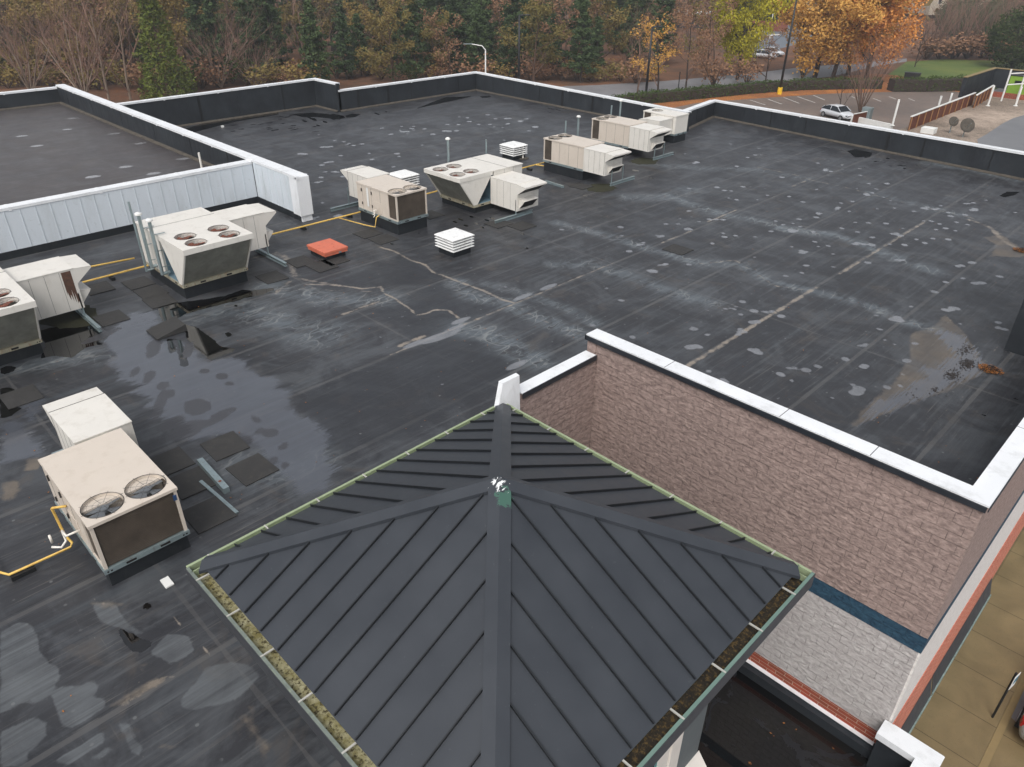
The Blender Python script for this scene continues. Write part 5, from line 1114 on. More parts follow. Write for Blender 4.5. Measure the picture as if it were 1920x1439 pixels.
def tree_meshes(kind, seed):
    """meshes for trunk, limbs and crown of one tree shape"""
    rnd = random.Random(seed); tr, lb, cr = MB(), MB(), MB()
    if kind == 'pine':
        hh = 18; tr.tube([(0,0,-.3),(rnd.uniform(-.2,.2),rnd.uniform(-.2,.2),hh*.5),(rnd.uniform(-.4,.4),rnd.uniform(-.4,.4),hh)], [.24,.17,.04], 6, cap=False)
        z = hh*.14
        while z < hh:
            f = (z/hh-.14)/.86; R_ = 3.9*(1-f)**.7+.4
            for j in range(rnd.randint(3, 5)):
                a = rnd.uniform(0, 6.28); L = R_*rnd.uniform(.5, 1.1); e = Vector((math.cos(a)*L, math.sin(a)*L, z+L*rnd.uniform(.05,.35)))
                lb.tube([(0,0,z), e], [.05,.015], 3, cap=False)
                for k in range(int(2+L*1.6)):
                    c = Vector((0,0,z)).lerp(e, rnd.uniform(.35, 1.05)); leaf_quads(cr, rnd, c, 12, .6, .27, 1.3, .7)
            z += rnd.uniform(.45, .75)
    elif kind in ('broad', 'thin'):
        limbs, tips = grow(rnd, 9.5, .74, 3, 5, .2, .35, (3, 4), .14, .14, .5)
        skel_mesh(tr, limbs, 0, 0); skel_mesh(lb, limbs, 1, 9)
        for p, d in tips: leaf_quads(cr, rnd, p, 16 if kind == 'broad' else 6, .8, .17, 1.0)
        for pts, rad, lev in limbs:
            if lev >= 1:
                for p in pts[2:]: leaf_quads(cr, rnd, p, 7 if kind == 'broad' else 2, .6, .16)
    elif kind == 'maple':
        limbs, tips = grow(rnd, 11.0, .80, 3, 6, .34, .32, (4, 5), .17, .10, .56)
        skel_mesh(tr, limbs, 0, 0); skel_mesh(lb, limbs, 1, 9)
        for p, d in tips: leaf_quads(cr, rnd, p, 26, 1.15, .19, 1.0)
        for pts, rad, lev in limbs:
            if lev >= 1:
                for p in pts[2:]: leaf_quads(cr, rnd, p, 14, 1.0, .18)
        for k in range(170):   # skirt of the crown
            a = rnd.uniform(0, 6.28); z = rnd.uniform(2.6, 8); R_ = (2.2+(z-2.6)*.8 if z < 6 else 5)*rnd.uniform(.6, 1.05); leaf_quads(cr, rnd, Vector((R_*math.cos(a), R_*math.sin(a), z+.6*math.sin(3*a))), 26, 1.0, .18)
    elif kind == 'bare':
        limbs, tips = grow(rnd, 9.5, .58, 4, 5, .17, .75, (3, 4), .10, .10, .60)
        skel_mesh(tr, limbs, 0, 0); skel_mesh(lb, limbs, 1, 9)
    elif kind == 'vase':   # many stems fanning from the ground
        for k in range(7):
            a = k*.9+rnd.uniform(-.2,.2); lean = rnd.uniform(.12, .5)
            limbs, tips = grow(rnd, rnd.uniform(6.5, 9), .42, 3, 4, .10, .8, (3, 5), .2, .08, .55)
            rot = Matrix.Rotation(lean, 3, Vector((-math.sin(a), math.cos(a), 0)))
            limbs = [([rot @ p for p in pts], rad, lev) for pts, rad, lev in limbs]
            skel_mesh(tr, limbs, 0, 0); skel_mesh(lb, limbs, 1, 9)
    elif kind == 'cone':
        tr.tube([(0,0,0),(0,0,14)], [.2,.04], 6, cap=False); lb.tube([(0,0,1),(0,0,13)], .05, 3)
        for k in range(900):
            z = 14.5*rnd.random()**1.25+.2; R_ = 3.4*(1-z/15.2)**.9+.1; a = rnd.uniform(0, 6.28); rr_ = R_*rnd.uniform(.55, 1.02)*(1+.2*math.sin(a*3+z)); leaf_quads(cr, rnd, Vector((rr_*math.cos(a), rr_*math.sin(a), z)), 9, .42, .16, 1.2, 1.3)
    elif kind == 'shrub':
        for k in range(14):
            a = rnd.uniform(0, 6.28); L = rnd.uniform(1, 2.4); e = Vector((math.cos(a)*L*.6, math.sin(a)*L*.6, L)); lb.tube([(0,0,-.1), e*.5, e], [.05,.03,.01], 3, cap=False); leaf_quads(cr, rnd, e, 30, .9, .14)
        tr.tube([(0,0,-.2),(0,0,.9)], [.1,.05], 5)
    elif kind == 'blob':   # dense round evergreen
        tr.tube([(0,0,-.2),(0,0,5)], [.3,.1], 6); lb.tube([(0,0,1),(.5,.5,5)], .08, 4)
        for k in range(380):
            v = Vector((rnd.gauss(0,1), rnd.gauss(0,1), rnd.gauss(0,1))).normalized()*rnd.uniform(.7,1.05); leaf_quads(cr, rnd, Vector((v.x*3.6, v.y*3.6, 3.7+v.z*3.4)), 20, .75, .17)
    me = []
    for nm, mb in (('trunk', tr), ('limbs', lb), ('crown', cr)):
        m_ = bpy.data.meshes.new(nm); m_.from_pydata(mb.v, [], mb.f); m_.update(); m_.materials.append(F_['bark']); me.append(m_)
    return me
def plant_tree(kind, var, x, y, h, label, cat='tree', group=None, leaf='olive', bark='bark', wide=1.0, z=GZ, name=None, twig=None):
    key = (kind, var)
    if key not in TM: TM[key] = tree_meshes(kind, 100+var*17+len(kind)*3)
    base_h = {'pine': 18, 'broad': 12, 'thin': 12, 'maple': 14.5, 'bare': 14.5, 'vase': 12, 'cone': 15, 'shrub': 3, 'blob': 7.5}[kind]
    t = thing(name or {'pine': 'pine_tree', 'bare': 'bare_tree', 'vase': 'bare_tree', 'cone': 'cypress_tree', 'shrub': 'shrub', 'blob': 'evergreen_tree', 'maple': 'maple_tree'}.get(kind, 'autumn_tree'), label, cat, (x, y, z), random.uniform(0, 6.28), group)
    s_ = h/base_h; t.scale = (s_*wide, s_*wide, s_)
    for nm, me, mt in zip(('trunk', 'limbs', 'crown'), TM[key], (bark, twig or bark, leaf)):
        if not len(me.polygons): continue
        o_ = bpy.data.objects.new(nm, me); col.objects.link(o_); o_.parent = t
        o_.material_slots[0].link = 'OBJECT'; o_.material_slots[0].material = F_[mt]
    return t
rw = random.Random(21)
LB = {'pine': ('tall dark green pine in the woods behind the roofs', 'pines in the far woods'),
      'olive': ('olive brown autumn tree in the woods behind the roofs', 'olive brown trees in the far woods'),
      'rust': ('rust coloured autumn tree in the woods behind the roofs', 'rust coloured trees in the far woods'),
      'bare': ('bare grey brown tree in the woods behind the roofs', 'bare trees in the far woods')}
for row, (py, hh) in enumerate(((150, 10), (136, 12.5), (118, 14), (98, 15), (74, 16), (48, 16))):
    px = -70+rw.uniform(0, 20)
    while px < (1190 if row == 0 else 1240):
        if row == 0 and px < 560: px += 60; continue
        y_ = py+(18 if px < 600 else 0)+rw.uniform(-7, 7)-(10 if px > 1100 else 0)
        p = gp(px+rw.uniform(-14, 14), y_, GZ); u = rw.random()
        kind = 'pine' if u < (.64 if px > 430 or row > 1 else .4) else ('olive' if u < .80 else ('rust' if u < .88 else 'bare'))
        if row <= 0 and px < 560 and kind == 'pine': kind = 'olive'
        sh = {'pine': 'pine', 'olive': 'broad', 'rust': 'thin', 'bare': 'bare'}[kind]
        plant_tree(sh, rw.randint(0, 2), p.x, p.y, hh*rw.uniform(.82, 1.12), LB[kind][0], 'tree', LB[kind][1], {'pine': 'pine', 'olive': 'olive', 'rust': 'rust'}.get(kind, 'rust'), 'bark_dark' if kind == 'pine' else 'bark', twig='twig' if kind == 'bare' else None)
        px += 44+row*2
# brush along the foot of the woods
for i in range(46):
    px = -40+i*28; p = gp(px, 150+(14 if px < 600 else 0)+rw.uniform(-8, 8), GZ); k_ = rw.choice(('rust', 'olive', 'rust', 'olive', 'ever'))
    plant_tree('shrub', i % 3, p.x, p.y, rw.uniform(2.2, 4.5), {'rust': 'rust brown brush at the foot of the woods', 'olive': 'olive brush at the foot of the woods', 'ever': 'green brush at the foot of the woods'}[k_], 'shrub', {'rust': 'rust brown brush', 'olive': 'olive brush', 'ever': 'green brush'}[k_], k_, 'bark', 1.3)
def tree_at(px, py, *a, **k): p = gp(px, py, GZ); return plant_tree(a[0], a[1], p.x, p.y, *a[2:], **k)
# trees one can tell apart
tree_at(205, 190, 'bare', 0, 15.5, 'tall pale bare tree with forked stems behind the ridge corner at left', leaf='rust', bark='bark_pale', twig='twig', wide=1.05)
tree_at(245, 188, 'bare', 1, 14.5, 'pale bare tree leaning beside the yellow green cypress', leaf='rust', bark='bark_pale', twig='twig')
tree_at(160, 190, 'vase', 0, 13.5, 'many stemmed bare tree between the pale bare trees', leaf='rust', bark='bark_pale', twig='twig', wide=1.1)
tree_at(60, 178, 'vase', 1, 11.5, 'spreading bare tree nearest the left edge of the photo', leaf='rust', bark='bark_pale', twig='twig', wide=1.35)
tree_at(415, 165, 'vase', 2, 9.8, 'wide fan shaped bare tree right of the cypress', leaf='rust', bark='bark_pale', twig='twig', wide=1.75)
tree_at(480, 166, 'vase', 0, 7.5, 'low twiggy bare tree right of the fan shaped one', leaf='rust', bark='bark_pale', twig='twig', wide=1.5)
tree_at(318, 186, 'cone', 0, 14.5, 'yellow green cypress rising between the bare trees', leaf='cyp', wide=1.05)
tree_at(1527, 146, 'maple', 0, 19, 'big golden orange maple left of its orange neighbour by the lot', leaf='gold', bark='bark_dark', wide=.92)
tree_at(1622, 152, 'maple', 1, 18.5, 'biggest bright orange maple, next to the lawn', leaf='orange', bark='bark_dark', wide=.92)
tree_at(1560, 150, 'maple', 0, 15.5, 'smaller golden maple filling the front between the big two', leaf='gold', bark='bark_dark', wide=.9)
tree_at(1590, 140, 'maple', 2, 18.0, 'golden maple filling the gap between the two big orange ones', leaf='gold', bark='bark_dark', wide=.85)
tree_at(1382, 150, 'maple', 1, 17.5, 'yellow green tree with upright crown beside the road', leaf='lime', bark='bark_dark', wide=.66)
tree_at(1335, 160, 'thin', 1, 11.5, 'half bare grey tree in front of the yellow green one', leaf='rust', bark='bark', twig='twig', wide=.8)
tree_at(1322, 150, 'thin', 0, 14.5, 'olive half bare tree left of the yellow green one', leaf='olive', bark='bark', twig='twig', wide=.75)
tree_at(1285, 171, 'thin', 2, 10.5, 'sparse orange brown tree standing behind the hedge', leaf='rust', bark='bark_dark', twig='twig', wide=.85)
tree_at(1233, 178, 'thin', 0, 9.5, 'sparse yellow orange tree beside the black lamp pole', leaf='gold', bark='bark_dark', twig='twig', wide=1.0)
tree_at(1195, 180, 'bare', 2, 11, 'bare grey tree at the right end of the woods', leaf='rust', bark='bark', twig='twig', wide=.95)
tree_at(1338, 166, 'shrub', 0, 4.5, 'low orange tree behind the hedge near the lamp pole', leaf='rust', bark='bark_dark', name='small_tree')
tree_at(1435, 156, 'thin', 1, 7.6, 'small russet tree between the yellow green tree and the big maples', leaf='rust', bark='bark_dark', wide=.8)
tree_at(1400, 160, 'shrub', 1, 4.2, 'small russet bush beside the road', 'shrub', leaf='rust', bark='bark_dark')
tree_at(1504, 147, 'shrub', 2, 4.6, 'small golden bush under the golden maple', 'shrub', leaf='gold', bark='bark_dark')
tree_at(1612, 213, 'vase', 1, 9.2, 'dense bare tree standing in the parking lot', leaf='rust', bark='bark', twig='twig', wide=1.0)
tree_at(1571, 220, 'bare', 1, 7.4, 'small dark bare tree beside the white car', leaf='rust', bark='bark_dark', wide=.9)
tree_at(1715, 126, 'bare', 0, 9, 'bare leaning tree at the edge of the lawn', leaf='rust', bark='bark_dark', wide=.9)
for i, (x, y, h_, k_) in enumerate(((1740,112,11,'vase'),(1768,108,12,'bare'),(1795,108,12,'vase'),(1822,106,13,'bare'),(1848,106,12,'vase'),(1880,104,14,'bare'),(1910,100,15,'vase'),(1945,100,14,'bare'),(1755,92,13,'bare'),(1810,88,14,'bare'),(1865,86,15,'bare'),(1905,80,16,'bare'))):
    tree_at(x, y, k_, i % 3, h_, 'bare thicket tree beyond the lawn', 'tree', 'bare thicket trees beyond the lawn', 'rust', 'bark', 1.0, twig='twig')
for i, (x, y, h_) in enumerate(((1800,74,12),(1780,66,10),(1848,72,10),(1868,68,11),(1835,84,9),(1895,60,15),(1915,52,17),(1935,66,16))):
    tree_at(x, y, 'blob' if i != 5 else 'cone', 0, h_*.8, 'dark green evergreen beyond the bare thicket', 'tree', 'evergreens beyond the bare thicket', 'pine', 'bark_dark', 1.0)
tree_at(1897, 128, 'blob', 1, 9.5, 'big dark evergreen on the lawn at the right edge', leaf='ever', bark='bark_dark', wide=1.05)
for i, (x, y, h_) in enumerate(((1408,36,13),(1425,40,12),(1448,42,12),(1466,40,11),(1250,60,16),(1262,24,14),(1300,20,14),(1335,16,14),(1370,12,14))):
    tree_at(x, y, 'pine' if i > 3 else 'blob', i % 2, h_, 'distant dark green tree by the far parking lot', 'tree', 'distant green trees', 'pine', 'bark_dark', 1.0)
for i, (x, y) in enumerate(((1240,96),(1262,102),(1284,98),(1306,92),(1250,76),(1290,72),(1325,70),(1225,120))):
    tree_at(x, y, 'thin' if i % 2 else 'bare', i % 3, 12, 'thin greyish tree across the road', 'tree', 'thin greyish trees across the road', 'rust', 'bark', .9, twig='twig')
for i, (x, y) in enumerate(((1735,112),(1760,111),(1785,110),(1812,110),(1838,109),(1862,110),(1885,108))):
    tree_at(x, y, 'shrub', i % 3, 4.5, 'reddish brown brush at the back of the lawn', 'shrub', 'brush at the back of the lawn', 'rust', 'bark', 1.7)
# far wooded backdrop beyond the houses and woods: one mass
fm_ = MB(); rr = random.Random(4)
for i in range(2600):
    px = rr.uniform(-150, 2100); d_ = rr.uniform(255, 420); dr = ray(px, 0); k = d_/math.hypot(dr.x, dr.y); c = Vector((dr.x*k, dr.y*k, GZ+rr.uniform(1, 13))); leaf_quads(fm_, rr, c, 6, 3.2, 1.5, 1.0)
tag(fm_.build('far_woods', F_['olive']), None, None, None, 'stuff')
def hedge(pts, w_, h_, label):
    t = thing('hedge', label, 'hedge', pts[0]); o = Vector(pts[0]); core, lv = MB(), MB(); rr = random.Random(len(label))
    for a, b_ in zip(pts[:-1], pts[1:]):
        a_, c_ = Vector(a)-o, Vector(b_)-o; core.bar(a_+Vector((0,0,h_*.45)), c_+Vector((0,0,h_*.45)), w_*.8, h_*.85)
        L = (c_-a_).length; n = (c_-a_).normalized().cross(Vector((0,0,1)))
        for k in range(int(L*95)):
            p = a_.lerp(c_, rr.random()); u = rr.uniform(-1, 1); z = rr.random()
            if abs(u) < .8 and z < .85:
                if rr.random() < .5: u = math.copysign(rr.uniform(.85, 1.05), u)
                else: z = rr.uniform(.88, 1.05)
            q_ = p+n*(u*w_/2)+Vector((0,0,z*h_+.08*math.sin(p.x*2)+.06*math.sin(p.y*3))); leaf_quads(lv, rr, q_, 2, .12, .10)
    core.build('stems', F_['bark_dark'], t); lv.build('foliage', F_['hedge'], t)
hedge([gp(x, y, GZ) for x, y in ((1150,202),(1225,192),(1290,186),(1400,175),(1500,168),(1600,166),(1648,166))], 1.9, 1.35, 'long trimmed green hedge between road and parking lot')
hedge([gp(x, y, GZ) for x, y in ((1668,171),(1730,171),(1812,168),(1840,176),(1852,188),(1862,204))], 2.2, 1.8, 'taller trimmed hedge around the corner of the lot below the lawn')
# ---------------------------------------------------------------- lamp poles
def pole(px, py, tip, label, style, name='lamp_pole'):
    p = gp(px, py, GZ); zt = zat(*tip, p.x, p.y) if tip else GZ+12.5
    t = thing(name, label, 'lamp pole', (p.x, p.y, GZ)); h_ = zt-GZ; m = MB()
    if style == 'cobra':
        m.tube([(0,0,0),(0,0,h_*.55),(0,0,h_-.6),(-.35,-.25,h_-.15),(-1.5,-1.2,h_+.05)], [.11,.10,.08,.06,.05], 8); m.build('pole', M['white'], t, smooth=True)
        m = MB(); m.hexa([(-1.4,-1.3,h_),(-1.3,-1.1,h_),(-2.0,-1.6,h_-.02),(-2.1,-1.8,h_-.02)], [(-1.4,-1.3,h_+.12),(-1.3,-1.1,h_+.12),(-2.0,-1.6,h_+.08),(-2.1,-1.8,h_+.08)]); m.build('lamp_head', M['galv'], t)
    else:
        m.tube([(0,0,.5),(0,0,h_)], [.17,.12], 8); m.build('pole', M['black'], t, smooth=True)
        m = MB(); m.box(-.05,-.05,h_-.05,.55,.55,h_+.05); m.box(.35,.35,h_-.02,1.0,1.0,h_+.1); m.build('lamp_head', M['black'], t)
        m = MB(); m.cyl(0,0,0,.9 if style == 'yellow' else .7,.32,16); m.build('base', M['yellow'] if style == 'yellow' else M['white'], t)
pole(911, 192, (899, 84), 'pale street lamp with curved arm in front of the woods', 'cobra')
pole(972, 186, (975, 29), 'tall black lamp pole in front of the pines', 'plain')
pole(1210, 188, (1222, 51), 'tall black lamp pole on a white base at the start of the hedge', 'plain')
pole(1461, 177, None, 'very tall black lamp pole with yellow base at the parking lot edge', 'yellow')
M['yellow_bright'] = simple('bright_yellow', C(232,190,40), .5); 
for ob_ in bpy.data.objects:
    if ob_.name.startswith('base') and ob_.parent and 'yellow base' in ob_.parent.get('label', ''): ob_.data.materials[0] = M['yellow_bright']
p = gp(1444, 58, GZ); t = thing('lamp_pole', 'distant pale lamp pole on the far parking lot', 'lamp pole', p); m = MB(); m.tube([(0,0,0),(0,0,8)], [.12,.08], 6); m.build('pole', M['white'], t); m = MB(); m.box(-.2,-.1,7.9,.9,.1,8.1); m.build('lamp_head', M['white'], t)
p = gp(1271, 172, GZ); m = MB(); m.tube([p, p+Vector((0,0,2.6))], .07, 6); tag(m.build('post', M['black']), 'slim dark post beside the road left of the sparse orange tree', 'post')
# ---------------------------------------------------------------- cars
M['car_white'] = simple('white_car_paint', C(205,208,212), .25, 0, .02); M['car_silver'] = simple('silver_car_paint', C(168,170,172), .28, .4, .03)
M['tyre'] = simple('tyre_rubber', C(24,24,26), .8); M['rim'] = simple('wheel_rim', C(160,162,166), .35, .6); M['glass_dark'] = simple('car_glass', C(22,28,34), .06); M['tail'] = simple('tail_light_red', C(150,20,22), .25)
def car(label, loc, rz, paint, L=4.3, W=1.8, Hh=1.5):
    t = thing('parked_car', label, 'car', loc, rz)
    # front towards +x: stations x, sill z, belt z, half width, roof z, roof half width
    st = [(-.50,.42,.70,.34,None),(-.485,.26,.86,.44,None),(-.44,.22,.95,.485,.97),(-.34,.20,.97,.5,1.30),(-.20,.20,.96,.5,1.46),(0,.20,.95,.5,1.5),(.12,.20,.94,.5,1.44),(.27,.20,.92,.5,1.02),(.36,.21,.84,.49,None),(.46,.24,.72,.45,None),(.5,.36,.60,.36,None)]
    b = MB(); rings = []
    for x, zs, zb, hw, zr in st:
        X_ = x*L; w_ = hw*W; rings.append([(X_,-w_*.93,zs),(X_,-w_,zs+(zb-zs)*.45),(X_,-w_*.97,zb),(X_,-w_*.6,zb+.03),(X_,w_*.6,zb+.03),(X_,w_*.97,zb),(X_,w_,zs+(zb-zs)*.45),(X_,w_*.93,zs)])
    n = 8; vs = [p for r_ in rings for p in r_]; fs = []
    for i in range(len(rings)-1):
        for k in range(n): fs.append((i*n+k, i*n+(k+1)%n, (i+1)*n+(k+1)%n, (i+1)*n+k))
    fs.append(tuple(range(n))); fs.append(tuple((len(rings)-1)*n+k for k in reversed(range(n)))); b.add(vs, fs)
    body = b.build('body', paint, t, smooth=True, bevel=0); sm = body.modifiers.new('s', 'SUBSURF'); sm.levels = 1; sm.render_levels = 1
    g_ = MB(); rf = MB(); gs = [s_ for s_ in st if s_[4]]; rr_ = []
    for x, zs, zb, hw, zr in gs: rr_.append([(x*L,-hw*W*.94,zb),(x*L*.97,-hw*W*.76,zr-.03),(x*L*.97,hw*W*.76,zr-.03),(x*L,hw*W*.94,zb)])
    vs = [p for r_ in rr_ for p in r_]; fs = []
    for i in range(len(rr_)-1):
        for k in range(3): fs.append((i*4+k, i*4+k+1, (i+1)*4+k+1, (i+1)*4+k))
    g_.add(vs, fs); g_.build('windows', M['glass_dark'], t)
    mid = [s_ for s_ in gs if s_[4] > 1.2]
    vs = []; 
    for x, zs, zb, hw, zr in mid: vs += [(x*L*.97,-hw*W*.78,zr-.035),(x*L*.97,-hw*W*.5,zr+.02),(x*L*.97,hw*W*.5,zr+.02),(x*L*.97,hw*W*.78,zr-.035)]
    rf.add(vs, [(i*4+k, i*4+k+1, (i+1)*4+k+1, (i+1)*4+k) for i in range(len(mid)-1) for k in range(3)])
    for s_ in (-1, 1):
        for xa, za, xb, zb2 in ((.27,.98,.12,1.44),(-.34,1.30,-.46,.94),(-.1,.96,-.1,1.46)): rf.bar((xa*L, s_*.5*W*.93, za), (xb*L*.97, s_*.5*W*.78, zb2-.02), .06, .05, (0,1,0))
    rf.build('roof', paint, t)
    for xx in (-.31*L, .32*L):
        for s_ in (-1, 1):
            c = MB(); y_ = s_*(W/2-.1); pts = [(xx+.32*math.cos(a_), y_, .32+.32*math.sin(a_)) for a_ in [2*math.pi*k/20 for k in range(20)]]; c.extr(pts, (0, s_*.11, 0)); w_ = c.build('wheel', M['tyre'], t)
            c = MB(); pts = [(xx+.2*math.cos(a_), y_+s_*.111, .32+.2*math.sin(a_)) for a_ in [2*math.pi*k/16 for k in range(16)]]; c.extr(pts, (0, s_*.01, 0)); c.build('rim', M['rim'], w_)
    for s_ in (-1, 1):
        c = MB(); c.hexa([(-.497*L,s_*.26*W,.70),(-.46*L,s_*.47*W,.68),(-.43*L,s_*.49*W,.70),(-.48*L,s_*.3*W,.72)], [(-.49*L,s_*.28*W,.88),(-.455*L,s_*.46*W,.86),(-.42*L,s_*.485*W,.90),(-.47*L,s_*.3*W,.90)]); c.build('tail_light', M['tail'], t)
        c = MB(); c.box(.455*L,s_*.30*W,.58,.485*L,s_*.42*W,.70); c.build('headlight', M['glass_dark'], t)
    return t
p = gp(1568, 222, GZ); car('white hatchback parked beside the small dark bare tree in the lot', p, R(-20), M['car_white'])
car('silver car at the kerb, cut off by the right edge of the photo', (1.84, 19.9, GZ), R(90), M['car_silver'], 4.6)
p = gp(1432, 110, GZ); car('distant white car across the road behind the russet tree', p, R(10), M['car_white'])
p = gp(1447, 105, GZ); car('second distant white car, right of the first across the road', p, R(10), M['car_white'])
# ---------------------------------------------------------------- street sign
t = thing('street_sign', 'small white and blue sign on a dark post on the pavement', 'sign', (.44, 18.1, GZ))
zt = zat(1884, 1250, .44, 18.1)-GZ
m = MB(); m.tube([(0,0,0),(0,0,zt)], .03, 8); m.build('post', M['black'], t); m = MB(); m.bar((.02,-.14,zt-.28),(.07,.14,zt-.28), .012, .5); m.build('plate', M['white'], t)
m = MB(); m.bar((.030,-.10,zt-.22),(.066,.10,zt-.22), .02, .2); m.build('symbol_panel', simple('sign_blue', C(60,110,130)), t)
# ---------------------------------------------------------------- neighbouring low building with gravel roof
nb = thing('low_neighbour_building', 'low building with pale gravel roof next to the store', 'building', (-5, 75, GZ)); NZ = -3.0
def npart(m, name, mat, parent=None): return part(m, name, mat, parent or nb)
far = gp(1858, 181, NZ).y
m = MB(); m.box(-21.9, 47, NZ-.2, 30, far, NZ); npart(m, 'gravel_roof', M['gravel'])
m = MB(); m.box(-21.8, 47.1, GZ, 29.9, far+22, NZ-.21); npart(m, 'wall', M['facade'])
m = MB(); m.face([(v.x, v.y, NZ+.012) for v in [gp(x, y, NZ) for x, y in ((1832,262),(1850,252),(1868,240),(1880,232),(1900,222),(1925,215),(2000,250),(2000,320),(1840,290))]]); npart(m, 'bare_felt_area', M['patch'])
m = MB(); m.box(-21.9, far, NZ-.2, 30, far+.35, NZ+.45); npart(m, 'roof_edge_wall', M['brick'])
m = MB(); m.box(-21.9, far+.35, NZ+.1, 30, far+22, NZ+.4); npart(m, 'rear_roof', M['patch'])
c0 = gp(1851, 163, NZ+.4); m = MB(); m.box(c0.x, c0.y-9, NZ+.4, c0.x+.3, c0.y, NZ+2.2); m.box(c0.x, c0.y, NZ+.4, c0.x+30, c0.y+.4, NZ+2.2); npart(m, 'dark_parapet', M['membrane'])
m = MB(); m.box(c0.x-.05, c0.y-9.05, NZ+2.2, c0.x+.35, c0.y+.45, NZ+2.26); m.box(c0.x+.36, c0.y-.05, NZ+2.2, c0.x+30, c0.y+.45, NZ+2.26); npart(m, 'coping', M['kerb'])
d0 = gp(1902, 176, NZ+.4); m = MB(); m.box(d0.x-.8, d0.y, NZ+.4, d0.x+.8, d0.y+.9, NZ+2.0); gd = npart(m, 'green_cabinet', simple('lime_green_paint', C(130,168,58), .6)); m = MB(); m.box(d0.x-.3, d0.y-.02, NZ+1.3, d0.x+.3, d0.y, NZ+1.6); m.box(d0.x-.84,d0.y-.04,NZ+2.0,d0.x+.84,d0.y+.94,NZ+2.08); npart(m, 'cabinet_trim', M['black'])
# brown screens with white caps
def screen(pa, pb, h_, label):
    a, b_ = gp(*pa, NZ), gp(*pb, NZ); t = thing('roof_screen', label, 'screen', a, 0, 'brown roof screens'); d = (b_-a); L = d.length; d.normalize(); m = MB()
    m.bar((0,0,h_/2), d*L+Vector((0,0,h_/2)), .05, h_); m.build('boards', M['screen'], t); c = MB(); c.bar((0,0,h_+.04), d*L+Vector((0,0,h_+.04)), .14, .08); c.build('cap', M['white'], t)
    n = d.cross(Vector((0,0,1))); k = 0
    while k <= L: 
        c = MB(); c.bar(d*k+n*.08, d*k+n*.08+Vector((0,0,h_)), .07, .07); c.build('post', M['screen_post'], t); k += 1.6
M['screen'] = simple('red_brown_boards', C(98,52,34), .8, 0, .25, 3); M['screen_post'] = simple('tan_timber', C(150,110,72), .8)
screen((1702,245), (1822,197), 1.05, 'long brown screen with white cap along the gravel roof edge')
screen((1824,203), (1856,183), 1.1, 'shorter brown screen behind the long one on the gravel roof')
a, b_ = gp(1598,217,-5.8), gp(1672,233,-5.8); m = MB(); m.bar((a.x,a.y,-6.9), (b_.x,b_.y,-6.9), .2, 2.2); tag(m.build('low_wall', M['white']), 'low white wall just beyond the store parapet', 'wall')
a, b_ = gp(1600,222,-5.8), gp(1624,217,-5.8); m = MB(); m.bar((a.x,a.y,-6.0), (b_.x,b_.y,-6.0), .1, 1.2); m.mat(1).bar((a.x,a.y,-5.38), (b_.x,b_.y,-5.38), .14, .06); tag(m.build('roof_screen', [M['screen'], M['white']]), 'short brown screen leaning by the low white wall', 'screen')
p = gp(1624,219,-6.5); m = MB(); m.box(p.x-.5,p.y-.4,GZ,p.x+.5,p.y+.4,-5.5); tag(m.build('utility_box', M['galv'], None, bevel=.03), 'grey utility box beside the low white wall', 'utility box')
for (bx_, by_), (tx, ty), lab in (((1673,236),(1685,187),'white post just beyond the store parapet, leftmost of all'),((1757,209),(1763,180),'slim white post left of the long brown screen'),((1778,200),(1788,175),'white post behind the slim one near the long brown screen'),((1852,199),(1864,161),'white post at the end of the shorter brown screen'),((1904,199),(1912,163),'white post right of the green cabinet on the gravel roof')):
    p = gp(bx_, by_, NZ); zt = zat(tx, ty, p.x, p.y); m = MB(); m.tube([(p.x,p.y,NZ-(.0 if bx_ > 1840 else 5)),(p.x,p.y,zt)], .09, 8); m.cyl(p.x,p.y,NZ-.0,NZ+.05,.2,10); tag(m.build('white_post', M['white']), lab, 'post')
a, b_ = gp(1877,190,NZ), gp(1935,186,NZ); t = thing('guard_rail', 'white railing in front of the green cabinet', 'railing', a); d = b_-a; m = MB()
for f in (0, .5, 1): m.tube([d*f, d*f+Vector((0,0,2.9))], .08, 8)
m.build('posts', M['white'], t); m = MB()
for z_ in (1.5, 2.5): m.tube([Vector((0,0,z_)), d+Vector((0,0,z_))], .06, 6)
m.build('rails', M['white'], t)
def dish(px, py, r, lab):
    p = gp(px, py, NZ); t = thing('satellite_dish', lab, 'satellite dish', p, R(40)); m = MB(); n = 18; vs = [(0,0,0)]; 
    for j, q_ in enumerate((.5, 1)):
        vs += [(q_*r*math.cos(2*math.pi*k/n), q_*r*math.sin(2*math.pi*k/n), .22*r*q_*q_) for k in range(n)]
    rot = Matrix.Rotation(R(62), 3, 'X'); vs = [rot @ Vector(v)+Vector((0,0,.9)) for v in vs]
    m.add(vs, [(0,1+k,1+(k+1)%n) for k in range(n)]+[(1+k,1+n+k,1+n+(k+1)%n,1+(k+1)%n) for k in range(n)]); ob_ = m.build('reflector', M['cant'], t, smooth=True); ob_.modifiers.new('s', 'SOLIDIFY').thickness = .02
    m = MB(); m.tube([(0,.1,0),(0,.1,.8)], .04, 6); m.tube([(0,0,.75),(0,-.55,1.2)], .02, 5); m.build('stand', M['galv'], t)
dish(1806, 258, .55, 'larger satellite dish on the gravel roof just beyond the parapet'); dish(1781, 250, .38, 'smaller pale satellite dish left of the larger one')
p = gp(1740, 250, NZ); m = MB(); m.box(p.x-.5,p.y-.4,NZ,p.x+.5,p.y+.4,NZ+.45); tag(m.build('vent_box', M['white'], None, bevel=.03), 'small white vent box on the gravel roof near the brown screen', 'vent')
